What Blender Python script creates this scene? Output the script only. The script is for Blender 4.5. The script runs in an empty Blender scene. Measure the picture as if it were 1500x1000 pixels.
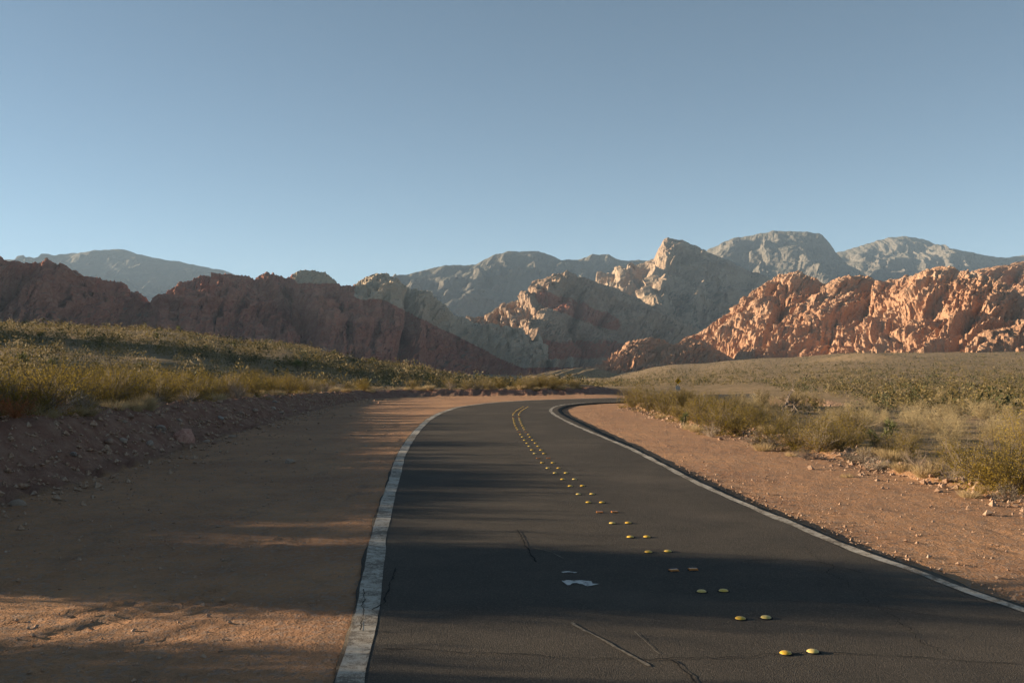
import bpy, math, random
import numpy as np
from mathutils import Vector
R = math.radians
rng = np.random.default_rng(7)
random.seed(7)
sc = bpy.context.scene
col = sc.collection
F = 1458.0          # focal length in photo pixels (35 mm on a 36 mm frame, 1500 px wide)
CAMZ = 2.5
HOR = 525.0         # horizon row in the photograph

# ------------------------------------------------------------------ camera, sky, sun
cam_d = bpy.data.cameras.new('camera')
cam_d.lens = 35.0; cam_d.sensor_width = 36.0
cam_d.shift_y = 25.0 / 1500.0
cam_d.clip_start = 0.1; cam_d.clip_end = 40000
cam = bpy.data.objects.new('camera', cam_d); col.objects.link(cam)
cam.location = (0, 0, CAMZ); cam.rotation_euler = (R(90), 0, 0)
sc.camera = cam

SUN_EL = 10.0
SUN_DIR = Vector((-0.985, 0.174, 0)).normalized()        # horizontal direction towards the sun
world = bpy.data.worlds.new('World'); sc.world = world; world.use_nodes = True
wn = world.node_tree.nodes; wl = world.node_tree.links
for n in list(wn): wn.remove(n)
sky = wn.new('ShaderNodeTexSky'); sky.sky_type = 'NISHITA'; sky.sun_disc = False
sky.sun_elevation = R(SUN_EL)
sky.sun_rotation = math.atan2(SUN_DIR.x, SUN_DIR.y)
sky.altitude = 1100; sky.air_density = 0.62; sky.dust_density = 0.15; sky.ozone_density = 2.2
hs = wn.new('ShaderNodeHueSaturation'); hs.inputs['Saturation'].default_value = 0.80
hs.inputs['Hue'].default_value = 0.481
bg = wn.new('ShaderNodeBackground'); bg.inputs[1].default_value = 0.05
wo = wn.new('ShaderNodeOutputWorld')
wl.new(sky.outputs[0], hs.inputs['Color']); wl.new(hs.outputs[0], bg.inputs[0]); wl.new(bg.outputs[0], wo.inputs[0])

sun_d = bpy.data.lights.new('sun', 'SUN'); sun_d.energy = 5.0; sun_d.angle = R(0.55); sun_d.color = (1.0, 0.80, 0.56)
sun = bpy.data.objects.new('sun', sun_d); col.objects.link(sun)
tosun = Vector((SUN_DIR.x * math.cos(R(SUN_EL)), SUN_DIR.y * math.cos(R(SUN_EL)), math.sin(R(SUN_EL))))
sun.rotation_euler = tosun.to_track_quat('Z', 'Y').to_euler()
sun.location = (-30, 15, 40)

sc.view_settings.view_transform = 'Standard'; sc.view_settings.look = 'None'
sc.view_settings.gamma = 1.0; sc.view_settings.use_curve_mapping = False
sc.view_settings.exposure = 1.56
sc.cycles.use_denoising = True
sc.cycles.max_bounces = 5; sc.cycles.diffuse_bounces = 2; sc.cycles.glossy_bounces = 2
sc.cycles.volume_bounces = 0; sc.cycles.transparent_max_bounces = 8
sc.cycles.caustics_reflective = False; sc.cycles.caustics_refractive = False

# ------------------------------------------------------------------ helpers
def tag(o, label=None, cat=None, group=None, kind=None):
    if label: o['label'] = label
    if cat: o['category'] = cat
    if group: o['group'] = group
    if kind: o['kind'] = kind
    return o

def link(name, me, mat=None, parent=None):
    o = bpy.data.objects.new(name, me); col.objects.link(o)
    if mat is not None and me is not None and len(me.materials) == 0: me.materials.append(mat)
    if parent is not None: o.parent = parent
    return o

def empty(name, loc=(0, 0, 0), rz=0.0, s=1.0):
    o = bpy.data.objects.new(name, None); col.objects.link(o); o.empty_display_size = 0.1
    o.location = loc; o.rotation_euler = (0, 0, rz); o.scale = (s, s, s)
    return o

def mesh_np(name, V, Fc, smooth=True, attrs=None, mat_index=None):
    """V (n,3), Fc (m,k) with k 3 or 4, fast numpy build"""
    V = np.asarray(V, np.float32); Fc = np.asarray(Fc, np.int32)
    me = bpy.data.meshes.new(name)
    n, m, k = len(V), len(Fc), Fc.shape[1]
    me.vertices.add(n); me.vertices.foreach_set('co', V.ravel())
    me.loops.add(m * k); me.loops.foreach_set('vertex_index', Fc.ravel())
    me.polygons.add(m); me.polygons.foreach_set('loop_start', np.arange(0, m * k, k, dtype=np.int32))
    me.polygons.foreach_set('use_smooth', np.full(m, smooth, bool))
    if mat_index is not None: me.polygons.foreach_set('material_index', np.asarray(mat_index, np.int32))
    me.update(calc_edges=True)
    for an, av in (attrs or {}).items():
        a = me.attributes.new(an, 'FLOAT', 'POINT'); a.data.foreach_set('value', np.asarray(av, np.float32).ravel())
    return me

def grid_faces(nr, nc):
    i = np.arange(nr - 1)[:, None] * nc + np.arange(nc - 1)[None, :]
    i = i.ravel()
    return np.stack([i, i + 1, i + nc + 1, i + nc], 1)

def _h2(ix, iy, seed):
    h = (ix.astype(np.uint32) * np.uint32(374761393) + iy.astype(np.uint32) * np.uint32(668265263) + np.uint32(seed * 2654435 + 1013904223))
    h = (h ^ (h >> np.uint32(13))) * np.uint32(1274126177)
    return h ^ (h >> np.uint32(16))

def noise2(x, y, seed=0):
    x = np.asarray(x, np.float64); y = np.asarray(y, np.float64)
    xi = np.floor(x); yi = np.floor(y)
    fx = (x - xi).astype(np.float32); fy = (y - yi).astype(np.float32)
    xi = xi.astype(np.int64); yi = yi.astype(np.int64)
    u = fx * fx * fx * (fx * (fx * 6 - 15) + 10); v = fy * fy * fy * (fy * (fy * 6 - 15) + 10)
    def g(dx, dy):
        a = (_h2(xi + dx, yi + dy, seed) & np.uint32(1023)).astype(np.float32) * np.float32(2 * math.pi / 1024)
        return np.cos(a) * (fx - dx) + np.sin(a) * (fy - dy)
    a = g(0, 0); b = g(1, 0); c = g(0, 1); d = g(1, 1)
    return ((a + u * (b - a)) * (1 - v) + (c + u * (d - c)) * v) * 1.4

def fbm2(x, y, oct=4, seed=0, lac=2.03, gain=0.5):
    s = 0; a = 1.0; f = 1.0
    for k in range(oct):
        s = s + a * noise2(x * f + 17.3 * k, y * f - 9.1 * k, seed + k); a *= gain; f *= lac
    return s

def ridged2(x, y, oct=4, seed=0, lac=2.07, gain=0.5):
    s = 0; a = 1.0; f = 1.0; w = 1.0
    for k in range(oct):
        n = 1 - np.abs(noise2(x * f + 5.7 * k, y * f + 3.3 * k, seed + k)) * 1.6
        n = np.clip(n, 0, 1) ** 2
        s = s + a * n * w; w = np.clip(n * 1.6, 0.25, 1); a *= gain; f *= lac
    return s

def smooth(a, b, x):
    t = np.clip((x - a) / (b - a), 0, 1); return t * t * (3 - 2 * t)

# ---- materials
def new_mat(name):
    m = bpy.data.materials.new(name); m.use_nodes = True
    nt = m.node_tree
    b = nt.nodes['Principled BSDF']; b.inputs['Roughness'].default_value = 0.9
    b.inputs['Specular IOR Level'].default_value = 0.15
    return m, nt, b

class NT:
    def __init__(s, nt): s.n = nt.nodes; s.l = nt.links
    def coord(s):
        return s.n.new('ShaderNodeTexCoord').outputs['Object']
    def pos(s):
        return s.n.new('ShaderNodeNewGeometry').outputs['Position']
    def mapping(s, vec, scale):
        m = s.n.new('ShaderNodeMapping'); m.inputs['Scale'].default_value = scale; s.l.new(vec, m.inputs[0]); return m.outputs[0]
    def noise(s, vec, scale, detail=4, rough=0.55, dist=0.0):
        t = s.n.new('ShaderNodeTexNoise'); t.inputs['Scale'].default_value = scale; t.inputs['Detail'].default_value = detail
        t.inputs['Roughness'].default_value = rough; t.inputs['Distortion'].default_value = dist
        s.l.new(vec, t.inputs['Vector']); return t.outputs['Fac']
    def voro(s, vec, scale, feature='F1', out='Distance', rnd=1.0):
        t = s.n.new('ShaderNodeTexVoronoi'); t.feature = feature; t.inputs['Scale'].default_value = scale
        t.inputs['Randomness'].default_value = rnd
        s.l.new(vec, t.inputs['Vector']); return t.outputs[out]
    def ramp(s, fac, stops):
        r = s.n.new('ShaderNodeValToRGB'); e = r.color_ramp.elements
        while len(e) < len(stops): e.new(0.5)
        for el, (p, c) in zip(e, stops):
            el.position = p; el.color = (c[0], c[1], c[2], 1) if not isinstance(c, (int, float)) else (c, c, c, 1)
        s.l.new(fac, r.inputs[0]); return r.outputs[0]
    def mix(s, fac, a, b, mode='MIX'):
        m = s.n.new('ShaderNodeMix'); m.data_type = 'RGBA'; m.blend_type = mode
        for sock, v in ((m.inputs[0], fac), (m.inputs[6], a), (m.inputs[7], b)):
            if hasattr(v, 'is_linked') or isinstance(v, bpy.types.NodeSocket): s.l.new(v, sock)
            elif isinstance(v, (int, float)): sock.default_value = v if sock.type == 'VALUE' else (v, v, v, 1)
            else: sock.default_value = (v[0], v[1], v[2], 1)
        return m.outputs[2]
    def math(s, op, a, b=0.0, clamp=False):
        m = s.n.new('ShaderNodeMath'); m.operation = op; m.use_clamp = clamp
        for i, v in enumerate((a, b)):
            if isinstance(v, bpy.types.NodeSocket): s.l.new(v, m.inputs[i])
            else: m.inputs[i].default_value = v
        return m.outputs[0]
    def attr(s, name):
        a = s.n.new('ShaderNodeAttribute'); a.attribute_name = name; return a.outputs['Fac']
    def objrand(s):
        return s.n.new('ShaderNodeObjectInfo').outputs['Random']
    def bump(s, h, strength, dist, normal=None):
        b = s.n.new('ShaderNodeBump'); b.inputs['Strength'].default_value = strength; b.inputs['Distance'].default_value = dist
        s.l.new(h, b.inputs['Height'])
        if normal is not None: s.l.new(normal, b.inputs['Normal'])
        return b.outputs[0]

# ------------------------------------------------------------------ road geometry (metres, read off the photograph)
LEFT = [(4.6, -42), (2.0, -20), (-0.3, 0), (-0.85, 4), (-1.25, 7.7), (-1.42, 9.7), (-1.87, 14), (-2.36, 19.7), (-2.86, 26), (-3.2, 33.1), (-3.33, 41.9),
        (-2.74, 49.9), (-1.14, 55.2), (1.2, 58.6), (4.1, 60.9), (7, 63), (9.5, 66.5), (11.5, 72), (14.2, 82), (18.5, 100), (25, 130)]
RIGHT = [(12, -42), (9, -20), (6.6, 0), (5.95, 4.5), (5.25, 8.3), (5.0, 9.7), (4.54, 12.0), (4.3, 13.5), (3.7, 19.2), (3.25, 27), (2.5, 34.7), (2.0, 41),
         (1.82, 46), (2.1, 50), (2.94, 53.2), (4.6, 55.6), (8, 58), (12.2, 61), (15.8, 66), (18, 72), (20.5, 81), (24.8, 99), (31.3, 129)]
CENTER = [(2.62, 6.1), (2.38, 8.23), (2.27, 9.27), (2.10, 10.44), (1.98, 11.43), (1.84, 12.57), (1.73, 13.6), (1.60, 14.64), (1.49, 15.85), (1.41, 16.8),
          (1.1, 20.4), (0.82, 23.4), (0.62, 27.2), (0.38, 32.5), (0.23, 37.2), (0.18, 42.4), (0.25, 45.0), (0.53, 48.6), (1.0, 52.3), (2.2, 57.2), (4.4, 59.0), (8, 61), (13, 63.6)]

def spline(pts, step):
    P = np.array(pts, float)
    d = np.r_[0, np.cumsum(np.sqrt(np.hypot(*np.diff(P, axis=0).T)))]     # centripetal parameter
    out = []
    Pe = np.vstack([2 * P[0] - P[1], P, 2 * P[-1] - P[-2]])
    for i in range(len(P) - 1):
        p0, p1, p2, p3 = Pe[i:i + 4]
        n = max(2, int(np.hypot(*(p2 - p1)) / (step * 0.25)))
        t = np.linspace(0, 1, n, endpoint=False)[:, None]
        out.append(0.5 * ((2 * p1) + (-p0 + p2) * t + (2 * p0 - 5 * p1 + 4 * p2 - p3) * t ** 2 + (-p0 + 3 * p1 - 3 * p2 + p3) * t ** 3))
    Q = np.vstack(out + [P[-1:]])
    for _ in range(6):                                                    # take the measuring noise out
        Q[1:-1] = Q[1:-1] * 0.5 + 0.25 * (Q[:-2] + Q[2:])
    s = np.r_[0, np.cumsum(np.hypot(*np.diff(Q, axis=0).T))]
    t = np.arange(0, s[-1], step)
    return np.stack([np.interp(t, s, Q[:, 0]), np.interp(t, s, Q[:, 1])], 1)

def normals2(Q):
    T = np.gradient(Q, axis=0); T /= np.hypot(T[:, 0], T[:, 1])[:, None]
    return np.stack([T[:, 1], -T[:, 0]], 1)            # to the right of travel

LQ = spline(LEFT, 0.2); RQ = spline(RIGHT, 0.2); CQ = spline(CENTER, 0.05)
LN = normals2(LQ); RN = normals2(RQ)
NS = 620
def resample(Q, n):
    s = np.r_[0, np.cumsum(np.hypot(*np.diff(Q, axis=0).T))]
    t = np.linspace(0, s[-1], n); return np.stack([np.interp(t, s, Q[:, 0]), np.interp(t, s, Q[:, 1])], 1)
ROAD_Z = 0.045
LE = LQ - LN * (0.13 + 0.05 * fbm2(np.arange(len(LQ)) * 0.13, np.zeros(len(LQ)), 4, 3))[:, None]
re_off = 0.16 + 0.07 * fbm2(np.arange(len(RQ)) * 0.21, np.zeros(len(RQ)), 5, 9) + 0.35 * smooth(24, 40, RQ[:, 1]) * smooth(62, 52, RQ[:, 1])
RE = RQ + RN * np.maximum(re_off, 0.10)[:, None]

def side_dist(Q, N, x, y):
    """signed distance to a polyline (positive to its right) for many points, coarse search"""
    Qs = Q[::3]; Ns = N[::3]
    out = np.empty(len(x), np.float32)
    for a in range(0, len(x), 20000):
        dx = x[a:a + 20000, None] - Qs[None, :, 0]; dy = y[a:a + 20000, None] - Qs[None, :, 1]
        d2 = dx * dx + dy * dy; i = d2.argmin(1); k = np.arange(len(i))
        sg = np.sign(dx[k, i] * Ns[i, 0] + dy[k, i] * Ns[i, 1])
        out[a:a + 20000] = np.sqrt(d2[k, i]) * sg
    return out

# ------------------------------------------------------------------ lie of the land
# rows of the photograph at which the ground stands, for view columns and distances
T_PX = np.array([-260, 0, 200, 400, 560, 700, 800, 880, 1000, 1130, 1260, 1400, 1500, 1760], float)
T_R = np.array([18, 30, 45, 70, 110, 150, 220, 400, 700, 1100, 2500, 9000], float)
T_PY = np.array([
 [588, 558, 535, 513, 487, 474, 482, 490, 500, 506, 514, 521],
 [598, 566, 543, 521, 494, 477, 484, 492, 502, 508, 516, 521],
 [603, 572, 553, 533, 502, 483, 488, 496, 506, 511, 518, 522],
 [615, 590, 572, 551, 519, 506, 510, 510, 516, 519, 521, 523],
 [630, 605, 580, 564, 546, 533, 537, 540, 543, 544, 534, 524],
 [650, 622, 592, 577, 566, 556, 558, 558, 556, 553, 538, 524],
 [660, 630, 600, 579, 573, 568, 566, 562, 560, 556, 540, 524],
 [665, 636, 604, 579, 573, 568, 565, 560, 553, 548, 538, 524],
 [670, 645, 612, 588, 582, 577, 563, 549, 539, 531, 527, 524],
 [675, 652, 618, 596, 584, 572, 560, 542, 528, 524, 522, 522],
 [680, 654, 619, 596, 581, 570, 557, 536, 521, 515, 516, 520],
 [690, 658, 622, 596, 578, 568, 557, 536, 519, 512, 514, 520],
 [700, 662, 624, 596, 578, 568, 557, 537, 518, 510, 512, 520],
 [705, 664, 626, 596, 578, 568, 557, 537, 517, 508, 512, 520]], float)
T_E = (HOR - T_PY) / F

def table(x, y):
    r = np.hypot(x, y); az = np.arctan2(x, np.maximum(y, 1e-3)); az = np.where(y < 0, np.sign(x) * 1.57, az)
    u = np.tan(np.clip(az, -0.60, 0.60)) * F + 750
    c = np.clip(np.interp(u, T_PX, np.arange(len(T_PX))), 0, len(T_PX) - 1.001)
    rr = np.clip(np.log(np.maximum(r, 18)), np.log(18), np.log(8999))
    k = np.clip(np.interp(rr, np.log(T_R), np.arange(len(T_R))), 0, len(T_R) - 1.001)
    ci = c.astype(int); ki = k.astype(int); cf = c - ci; kf = k - ki
    cf = cf * cf * (3 - 2 * cf)
    e = (T_E[ci, ki] * (1 - cf) + T_E[ci + 1, ki] * cf) * (1 - kf) + (T_E[ci, ki + 1] * (1 - cf) + T_E[ci + 1, ki + 1] * cf) * kf
    rd = np.clip(r, 18, 9000) * np.cos(np.clip(az, -0.6, 0.6))
    return CAMZ + e * rd

BANK_Y = np.array([-50, 8, 10.2, 10.8, 12.4, 13.0, 14.0, 17, 20, 28, 35, 45, 52, 68, 90], float)
BANK_H = np.array([0.8, 0.9, 0.9, 0.62, 0.62, 0.9, 1.0, 1.10, 1.25, 1.12, 0.96, 0.78, 0.62, 0.36, 0.3], float)
# foot of the cut bank to the left and outside of the curve; edge of the graded dirt to the right
FOOT = spline([(-5, -42), (-7.6, -20), (-8.4, 0), (-8.6, 10), (-8.7, 17), (-8.7, 23), (-9.2, 30), (-9.2, 36), (-9.4, 45), (-9.3, 55), (-8.2, 62), (-4.5, 66.2), (0, 67.3), (3.5, 68.4), (6.3, 71), (8.2, 76), (10.5, 85), (15, 101), (20.6, 131)], 0.3)
FN = normals2(FOOT)
EDGE = spline([(16, -42), (12.5, -20), (10.2, 0), (9.3, 12), (8.85, 17.4), (8.3, 22.1), (7.7, 31.7), (6.9, 38.4), (6.4, 48.6), (6.9, 53.8), (9.8, 56.2), (15, 58.5), (19.5, 63.5), (22, 70), (24.5, 80), (29, 98), (35.4, 128)], 0.3)
EN = normals2(EDGE)

def dip(x, y):
    return np.clip(-table(x, y), 0, 3) * smooth(50, 66, y) * smooth(5, 10, x)

def terrain(x, y, detail=True):
    """height of the ground; also masks for the dirt, the bank and the verge"""
    x = np.asarray(x, float); y = np.asarray(y, float)
    zt = table(x, y)
    r = np.hypot(x, y)
    near = r < 260
    dF = np.full(x.shape, -999.0); dE = np.full(x.shape, 999.0)
    dF[near] = -side_dist(FOOT, FN, x[near], y[near])            # positive beyond the bank's foot
    dE[near] = side_dist(EDGE, EN, x[near], y[near])             # positive beyond the dirt's edge
    far = ~near
    dF[far] = np.where(x[far] < 30, 200, -200); dE[far] = np.where(x[far] < 30, -200, 200)
    inside = (dF <= 0) & (dE <= 0)
    zt = zt + 0.16 * smooth(60, 140, r) * fbm2(x / 14, y / 14, 3, 21) * np.clip(r / 150, 1, 5)
    z = np.zeros_like(x)
    # left bank and the land above it
    H = np.interp(y, BANK_Y, BANK_H)
    w = 2.0 + 0.4 * noise2(x * 0.3, y * 0.3, 5)
    dp = dip(x, y)
    bank = H * smooth(0, 1, dF / w) - dp
    up = bank + (zt - bank) * smooth(3.0, 22, dF)
    # right verge: low gravel windrow, then down to the wash
    ridge = 0.07 * np.exp(-((dE - 0.5) / 1.1) ** 2)
    rt = ridge + np.where(r < 90, np.minimum(zt, 0.6), zt) * np.maximum(smooth(0.6, 9, dE), smooth(50, 66, y) * smooth(5, 10, x))
    # hill off to the left, out of the frame, that shades the hollow
    left = dF > 0; right = (dE > 0) & ~left
    z = np.where(left, up, np.where(right, rt, -dp))
    fd = smooth(92, 122, r); z = z * (1 - fd) + zt * fd
    mound = 14.5 * np.exp(-(((x + 106) / 22) ** 2 + ((y - 100) / 18) ** 2))
    z = z + mound * left
    lump = 4.2 * np.exp(-(((x - 186) / 13) ** 2 + ((y - 520) / 55) ** 2)) 
    z = z + lump
    hollow = np.clip(smooth(12, 30, dF), 0, 1) * smooth(160, 100, r)
    m_dirt = np.where(inside, 1.0, 0.0)
    m_dirt = np.maximum(m_dirt, np.where(right, smooth(2.0, 0.2, dE), 0))
    m_dirt = m_dirt * (1 - fd)
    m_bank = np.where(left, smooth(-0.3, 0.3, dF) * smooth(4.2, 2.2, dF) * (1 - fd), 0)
    if detail:
        z = z + np.where(inside, 0, 1) * (0.05 * fbm2(x * 0.9, y * 0.9, 3, 31))
        z = z + m_bank * (0.11 * fbm2(x * 1.6, y * 1.6, 4, 41, gain=0.6) - 0.05 * np.abs(noise2(x * 0.8, y * 0.8, 44)))
        z = z + inside * (0.010 * fbm2(x * 2.3, y * 2.3, 4, 51, gain=0.6))
        z = z + 0.018 * np.exp(-((dE - 0.5) / 0.7) ** 2) * fbm2(x * 4, y * 4, 3, 61, gain=0.7)
    return z, m_dirt, m_bank, dF, dE, inside

def gz(x, y):
    return float(terrain(np.array([x]), np.array([y]))[0][0])

# grid lines: fine where the camera stands, wider with distance
def lines(fine_lo, fine_hi, step, ratio, lo, hi):
    a = [fine_lo]
    while a[-1] < fine_hi: a.append(a[-1] + step)
    d = step
    while a[-1] < hi: d *= ratio; a.append(a[-1] + d)
    b = [fine_lo]; d = step
    while b[-1] > lo: d *= ratio; b.append(b[-1] - d)
    return np.array(b[:0:-1] + a)
gx = lines(-13.5, 9.5, 0.085, 1.055, -9200, 9200)
ya = [6.5]
while ya[-1] < 9200: ya.append(ya[-1] + max(0.065, min(0.0118 * ya[-1], 70)))
yb = [6.5]; d = 0.06
while yb[-1] > -420: d *= 1.12; yb.append(yb[-1] - d)
gy = np.array(yb[:0:-1] + ya)
GX, GY = np.meshgrid(gx, gy)
gxf, gyf = GX.ravel(), GY.ravel()
gz_, m_dirt, m_bank, dF_, dE_, ins_ = terrain(gxf, gyf)
# wheel ruts and scuffs in the left-hand dirt
nearm = (gyf > 4) & (gyf < 40) & (gxf > -12) & (gxf < 10)
xs, ys = gxf[nearm], gyf[nearm]
rut = np.zeros(len(xs))
for (x0, y0, x1, y1, bend, wd, dp) in [(-5.2, 6.8, -1.6, 11.5, 0.5, 0.16, 0.045), (-6.6, 7.5, -2.2, 14.5, 1.0, 0.15, 0.03), (-6.0, 9.0, -2.9, 11.0, -0.3, 0.14, 0.035), (-4.2, 6.2, -2.4, 9.8, 0.3, 0.17, 0.04),
                                       (-7.0, 12, -4.0, 24, 0.6, 0.2, 0.015), (-5.6, 12, -3.0, 24, 0.6, 0.2, 0.015), (5.9, 14, 8.3, 8.0, 0.4, 0.16, 0.03), (6.6, 15, 9.6, 8.8, 0.4, 0.16, 0.03)]:
    L = math.hypot(x1 - x0, y1 - y0); tx, ty = (x1 - x0) / L, (y1 - y0) / L
    s = (xs - x0) * tx + (ys - y0) * ty; q = (xs - x0) * -ty + (ys - y0) * tx - bend * np.sin(np.clip(s / L, 0, 1) * math.pi)
    q = q + 0.08 * noise2(xs * 0.9, ys * 0.9, 77)
    env = smooth(-0.3, 0.6, s) * smooth(L + 0.3, L - 0.6, s)
    tread = 0.022 * np.sign(np.sin(s * 42 + 10 * np.abs(q))) * np.exp(-(q / wd) ** 4)
    rut += env * (-dp * np.exp(-(q / wd) ** 4) + dp * 0.8 * np.exp(-((np.abs(q) - wd * 1.5) / (wd * 0.45)) ** 2) + tread)
gz_[nearm] += 0.55 * rut * (0.6 + 0.6 * noise2(xs * 0.8, ys * 0.8, 78)) * ins_[nearm]
scuff = smooth(0.05, 0.5, fbm2(xs * 0.55, ys * 0.55, 2, 88)) * ins_[nearm]
gz_[nearm] += (xs < 0) * scuff * 0.022 * (fbm2(xs * 3.6, ys * 3.6, 5, 90, gain=0.72)) + ins_[nearm] * 0.007 * fbm2(xs * 7, ys * 7, 3, 95)
# under the road the ground stays below the slab; just beside the right-hand edge it is worn down
dL = np.full(len(gxf), 9e3); dR = np.full(len(gxf), 9e3)
nr_ = np.hypot(gxf, gyf) < 140
dL[nr_] = side_dist(LQ, LN, gxf[nr_], gyf[nr_]); dR[nr_] = side_dist(RQ, RN, gxf[nr_], gyf[nr_])
under = (dL > 0.05) & (dR < 0.06)
gz_ = np.where(under, -0.10 - dip(gxf, gyf), gz_)
gz_ = gz_ + np.where(~under & (dR > 0) & (dR < 3), -0.015 * smooth(2.2, 0.2, dR), 0) + np.where(~under & (dL > -1.6) & (dL < 0.06), 0.030 * smooth(-1.5, -0.15, dL), 0)
gmesh = mesh_np('ground', np.stack([gxf, gyf, gz_], 1), grid_faces(len(gy), len(gx)), True, {'dirt': m_dirt, 'bank': m_bank})

m, nt, b = new_mat('desert_soil'); N = NT(nt); P = N.pos()
big = N.noise(P, 0.35, 5, 0.6); mid = N.noise(P, 2.2, 5, 0.65); fine = N.noise(P, 26, 5, 0.7); vfar = N.noise(P, 0.05, 6, 0.7)
grav = N.voro(P, 22, 'F1', 'Distance'); gravc = N.voro(P, 22, 'F1', 'Color')
soil = N.ramp(vfar, [(0.3, (0.25, 0.17, 0.09)), (0.5, (0.31, 0.215, 0.12)), (0.62, (0.36, 0.245, 0.14)), (0.75, (0.26, 0.19, 0.10))])
soil = N.mix(N.ramp(N.noise(P, 0.6, 6, 0.75), [(0.46, 0), (0.62, 0.75)]), soil, (0.15, 0.115, 0.05))
soil = N.mix(N.ramp(N.math('ADD', N.voro(P, 0.42), N.math('MULTIPLY', N.noise(P, 2.0, 3, 0.6), 0.3)), [(0.30, 0.85), (0.42, 0)]), soil, (0.085, 0.078, 0.032))
dirtc = N.ramp(big, [(0.30, (0.36, 0.185, 0.10)), (0.5, (0.47, 0.25, 0.13)), (0.66, (0.55, 0.295, 0.15))])
dirtc = N.mix(N.ramp(mid, [(0.45, 0), (0.7, 0.6)]), dirtc, (0.27, 0.18, 0.115))
dirtc = N.mix(N.ramp(gravc, [(0.66, 0), (0.72, 0.45)]), dirtc, (0.35, 0.28, 0.23))
dirtc = N.mix(N.ramp(N.noise(N.mapping(P, (1.0, 0.3, 1.0)), 1.5, 6, 0.75), [(0.56, 0), (0.68, 0.5)]), dirtc, (0.165, 0.12, 0.09))  # dark streaks: grey gravel patches, with the gravel's shadows put into the colour
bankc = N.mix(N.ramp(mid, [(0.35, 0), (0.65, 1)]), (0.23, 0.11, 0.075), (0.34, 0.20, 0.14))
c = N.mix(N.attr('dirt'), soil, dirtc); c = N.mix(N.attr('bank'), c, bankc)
c = N.mix(N.ramp(fine, [(0.35, 0.0), (0.75, 0.30)]), c, (0.12, 0.075, 0.05))
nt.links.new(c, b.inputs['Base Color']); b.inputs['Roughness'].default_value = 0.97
h = N.math('ADD', N.math('MULTIPLY', fine, 0.6), N.math('ADD', N.math('MULTIPLY', N.noise(P, 7, 5, 0.7), 1.3), N.math('MULTIPLY', N.ramp(grav, [(0.0, 1.0), (0.35, 0.0)]), 0.35)))
nt.links.new(N.bump(h, 1.0, 0.06), b.inputs['Normal'])
M_SOIL = m
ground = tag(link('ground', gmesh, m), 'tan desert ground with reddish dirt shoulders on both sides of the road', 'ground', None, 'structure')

# ------------------------------------------------------------------ road slab
Lr = resample(LE, NS * 2); Rr = resample(RE, NS * 2)
# pair the two edges so that cross lines stay square to the road
pair = []
j = 0
for i in range(len(Lr)):
    pair.append(Rr[i])
pair = np.array(pair)
NC = 26
t = np.linspace(0, 1, NC)
XY = Lr[:, None, :] * (1 - t)[None, :, None] + pair[:, None, :] * t[None, :, None]
Z = ROAD_Z + 0.012 * fbm2(XY[..., 0] * 0.5, XY[..., 1] * 0.5, 3, 14) + 0.02 * np.sin(t * math.pi)[None, :] - dip(XY[..., 0], XY[..., 1])
def road_z(x, y):
    d1 = abs(float(side_dist(LQ, LN, np.array([x]), np.array([y]))[0])); d2 = abs(float(side_dist(RQ, RN, np.array([x]), np.array([y]))[0]))
    tt = d1 / max(d1 + d2, 1e-3)
    return ROAD_Z + 0.012 * float(fbm2(np.array([x * 0.5]), np.array([y * 0.5]), 3, 14)[0]) + 0.02 * math.sin(tt * math.pi)
rows = len(Lr)
V = np.concatenate([XY, Z[..., None]], 2)
sk_l = V[:, :1].copy(); sk_l[..., 2] -= 0.22; sk_r = V[:, -1:].copy(); sk_r[..., 2] -= 0.22
V = np.concatenate([sk_l, V[:, :1], V, V[:, -1:], sk_r], 1)
V[:, 1, 2] -= 0.004; V[:, -2, 2] -= 0.004
m, nt, b = new_mat('asphalt'); N = NT(nt); P = N.pos()
agg = N.voro(P, 85, 'F1', 'Color'); aggd = N.voro(P, 85, 'F1', 'Distance')
base = N.ramp(N.noise(P, 0.9, 6, 0.7), [(0.3, (0.056, 0.048, 0.040)), (0.7, (0.088, 0.074, 0.059))])
c = N.mix(N.ramp(agg, [(0.55, 0.0), (0.9, 0.55)]), base, (0.16, 0.135, 0.105))
c = N.mix(N.ramp(N.noise(P, 60, 3, 0.6), [(0.35, 0.5), (0.6, 0.0)]), c, (0.03, 0.028, 0.026))
c = N.mix(N.ramp(N.noise(P, 0.28, 4, 0.6), [(0.52, 0.0), (0.7, 0.4)]), c, (0.150, 0.122, 0.095))
nt.links.new(c, b.inputs['Base Color']); b.inputs['Roughness'].default_value = 0.9; b.inputs['Specular IOR Level'].default_value = 0.12
h = N.math('ADD', N.math('MULTIPLY', N.ramp(aggd, [(0, 1.0), (0.6, 0.0)]), 0.6), N.noise(P, 35, 4, 0.7))
nt.links.new(N.bump(h, 0.8, 0.012), b.inputs['Normal'])
M_ASPH = m
road = tag(link('road', mesh_np('road', V.reshape(-1, 3), grid_faces(rows, NC + 4)), m), 'dark worn asphalt road bending to the right beyond the dip', 'road', None, 'structure')

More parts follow.
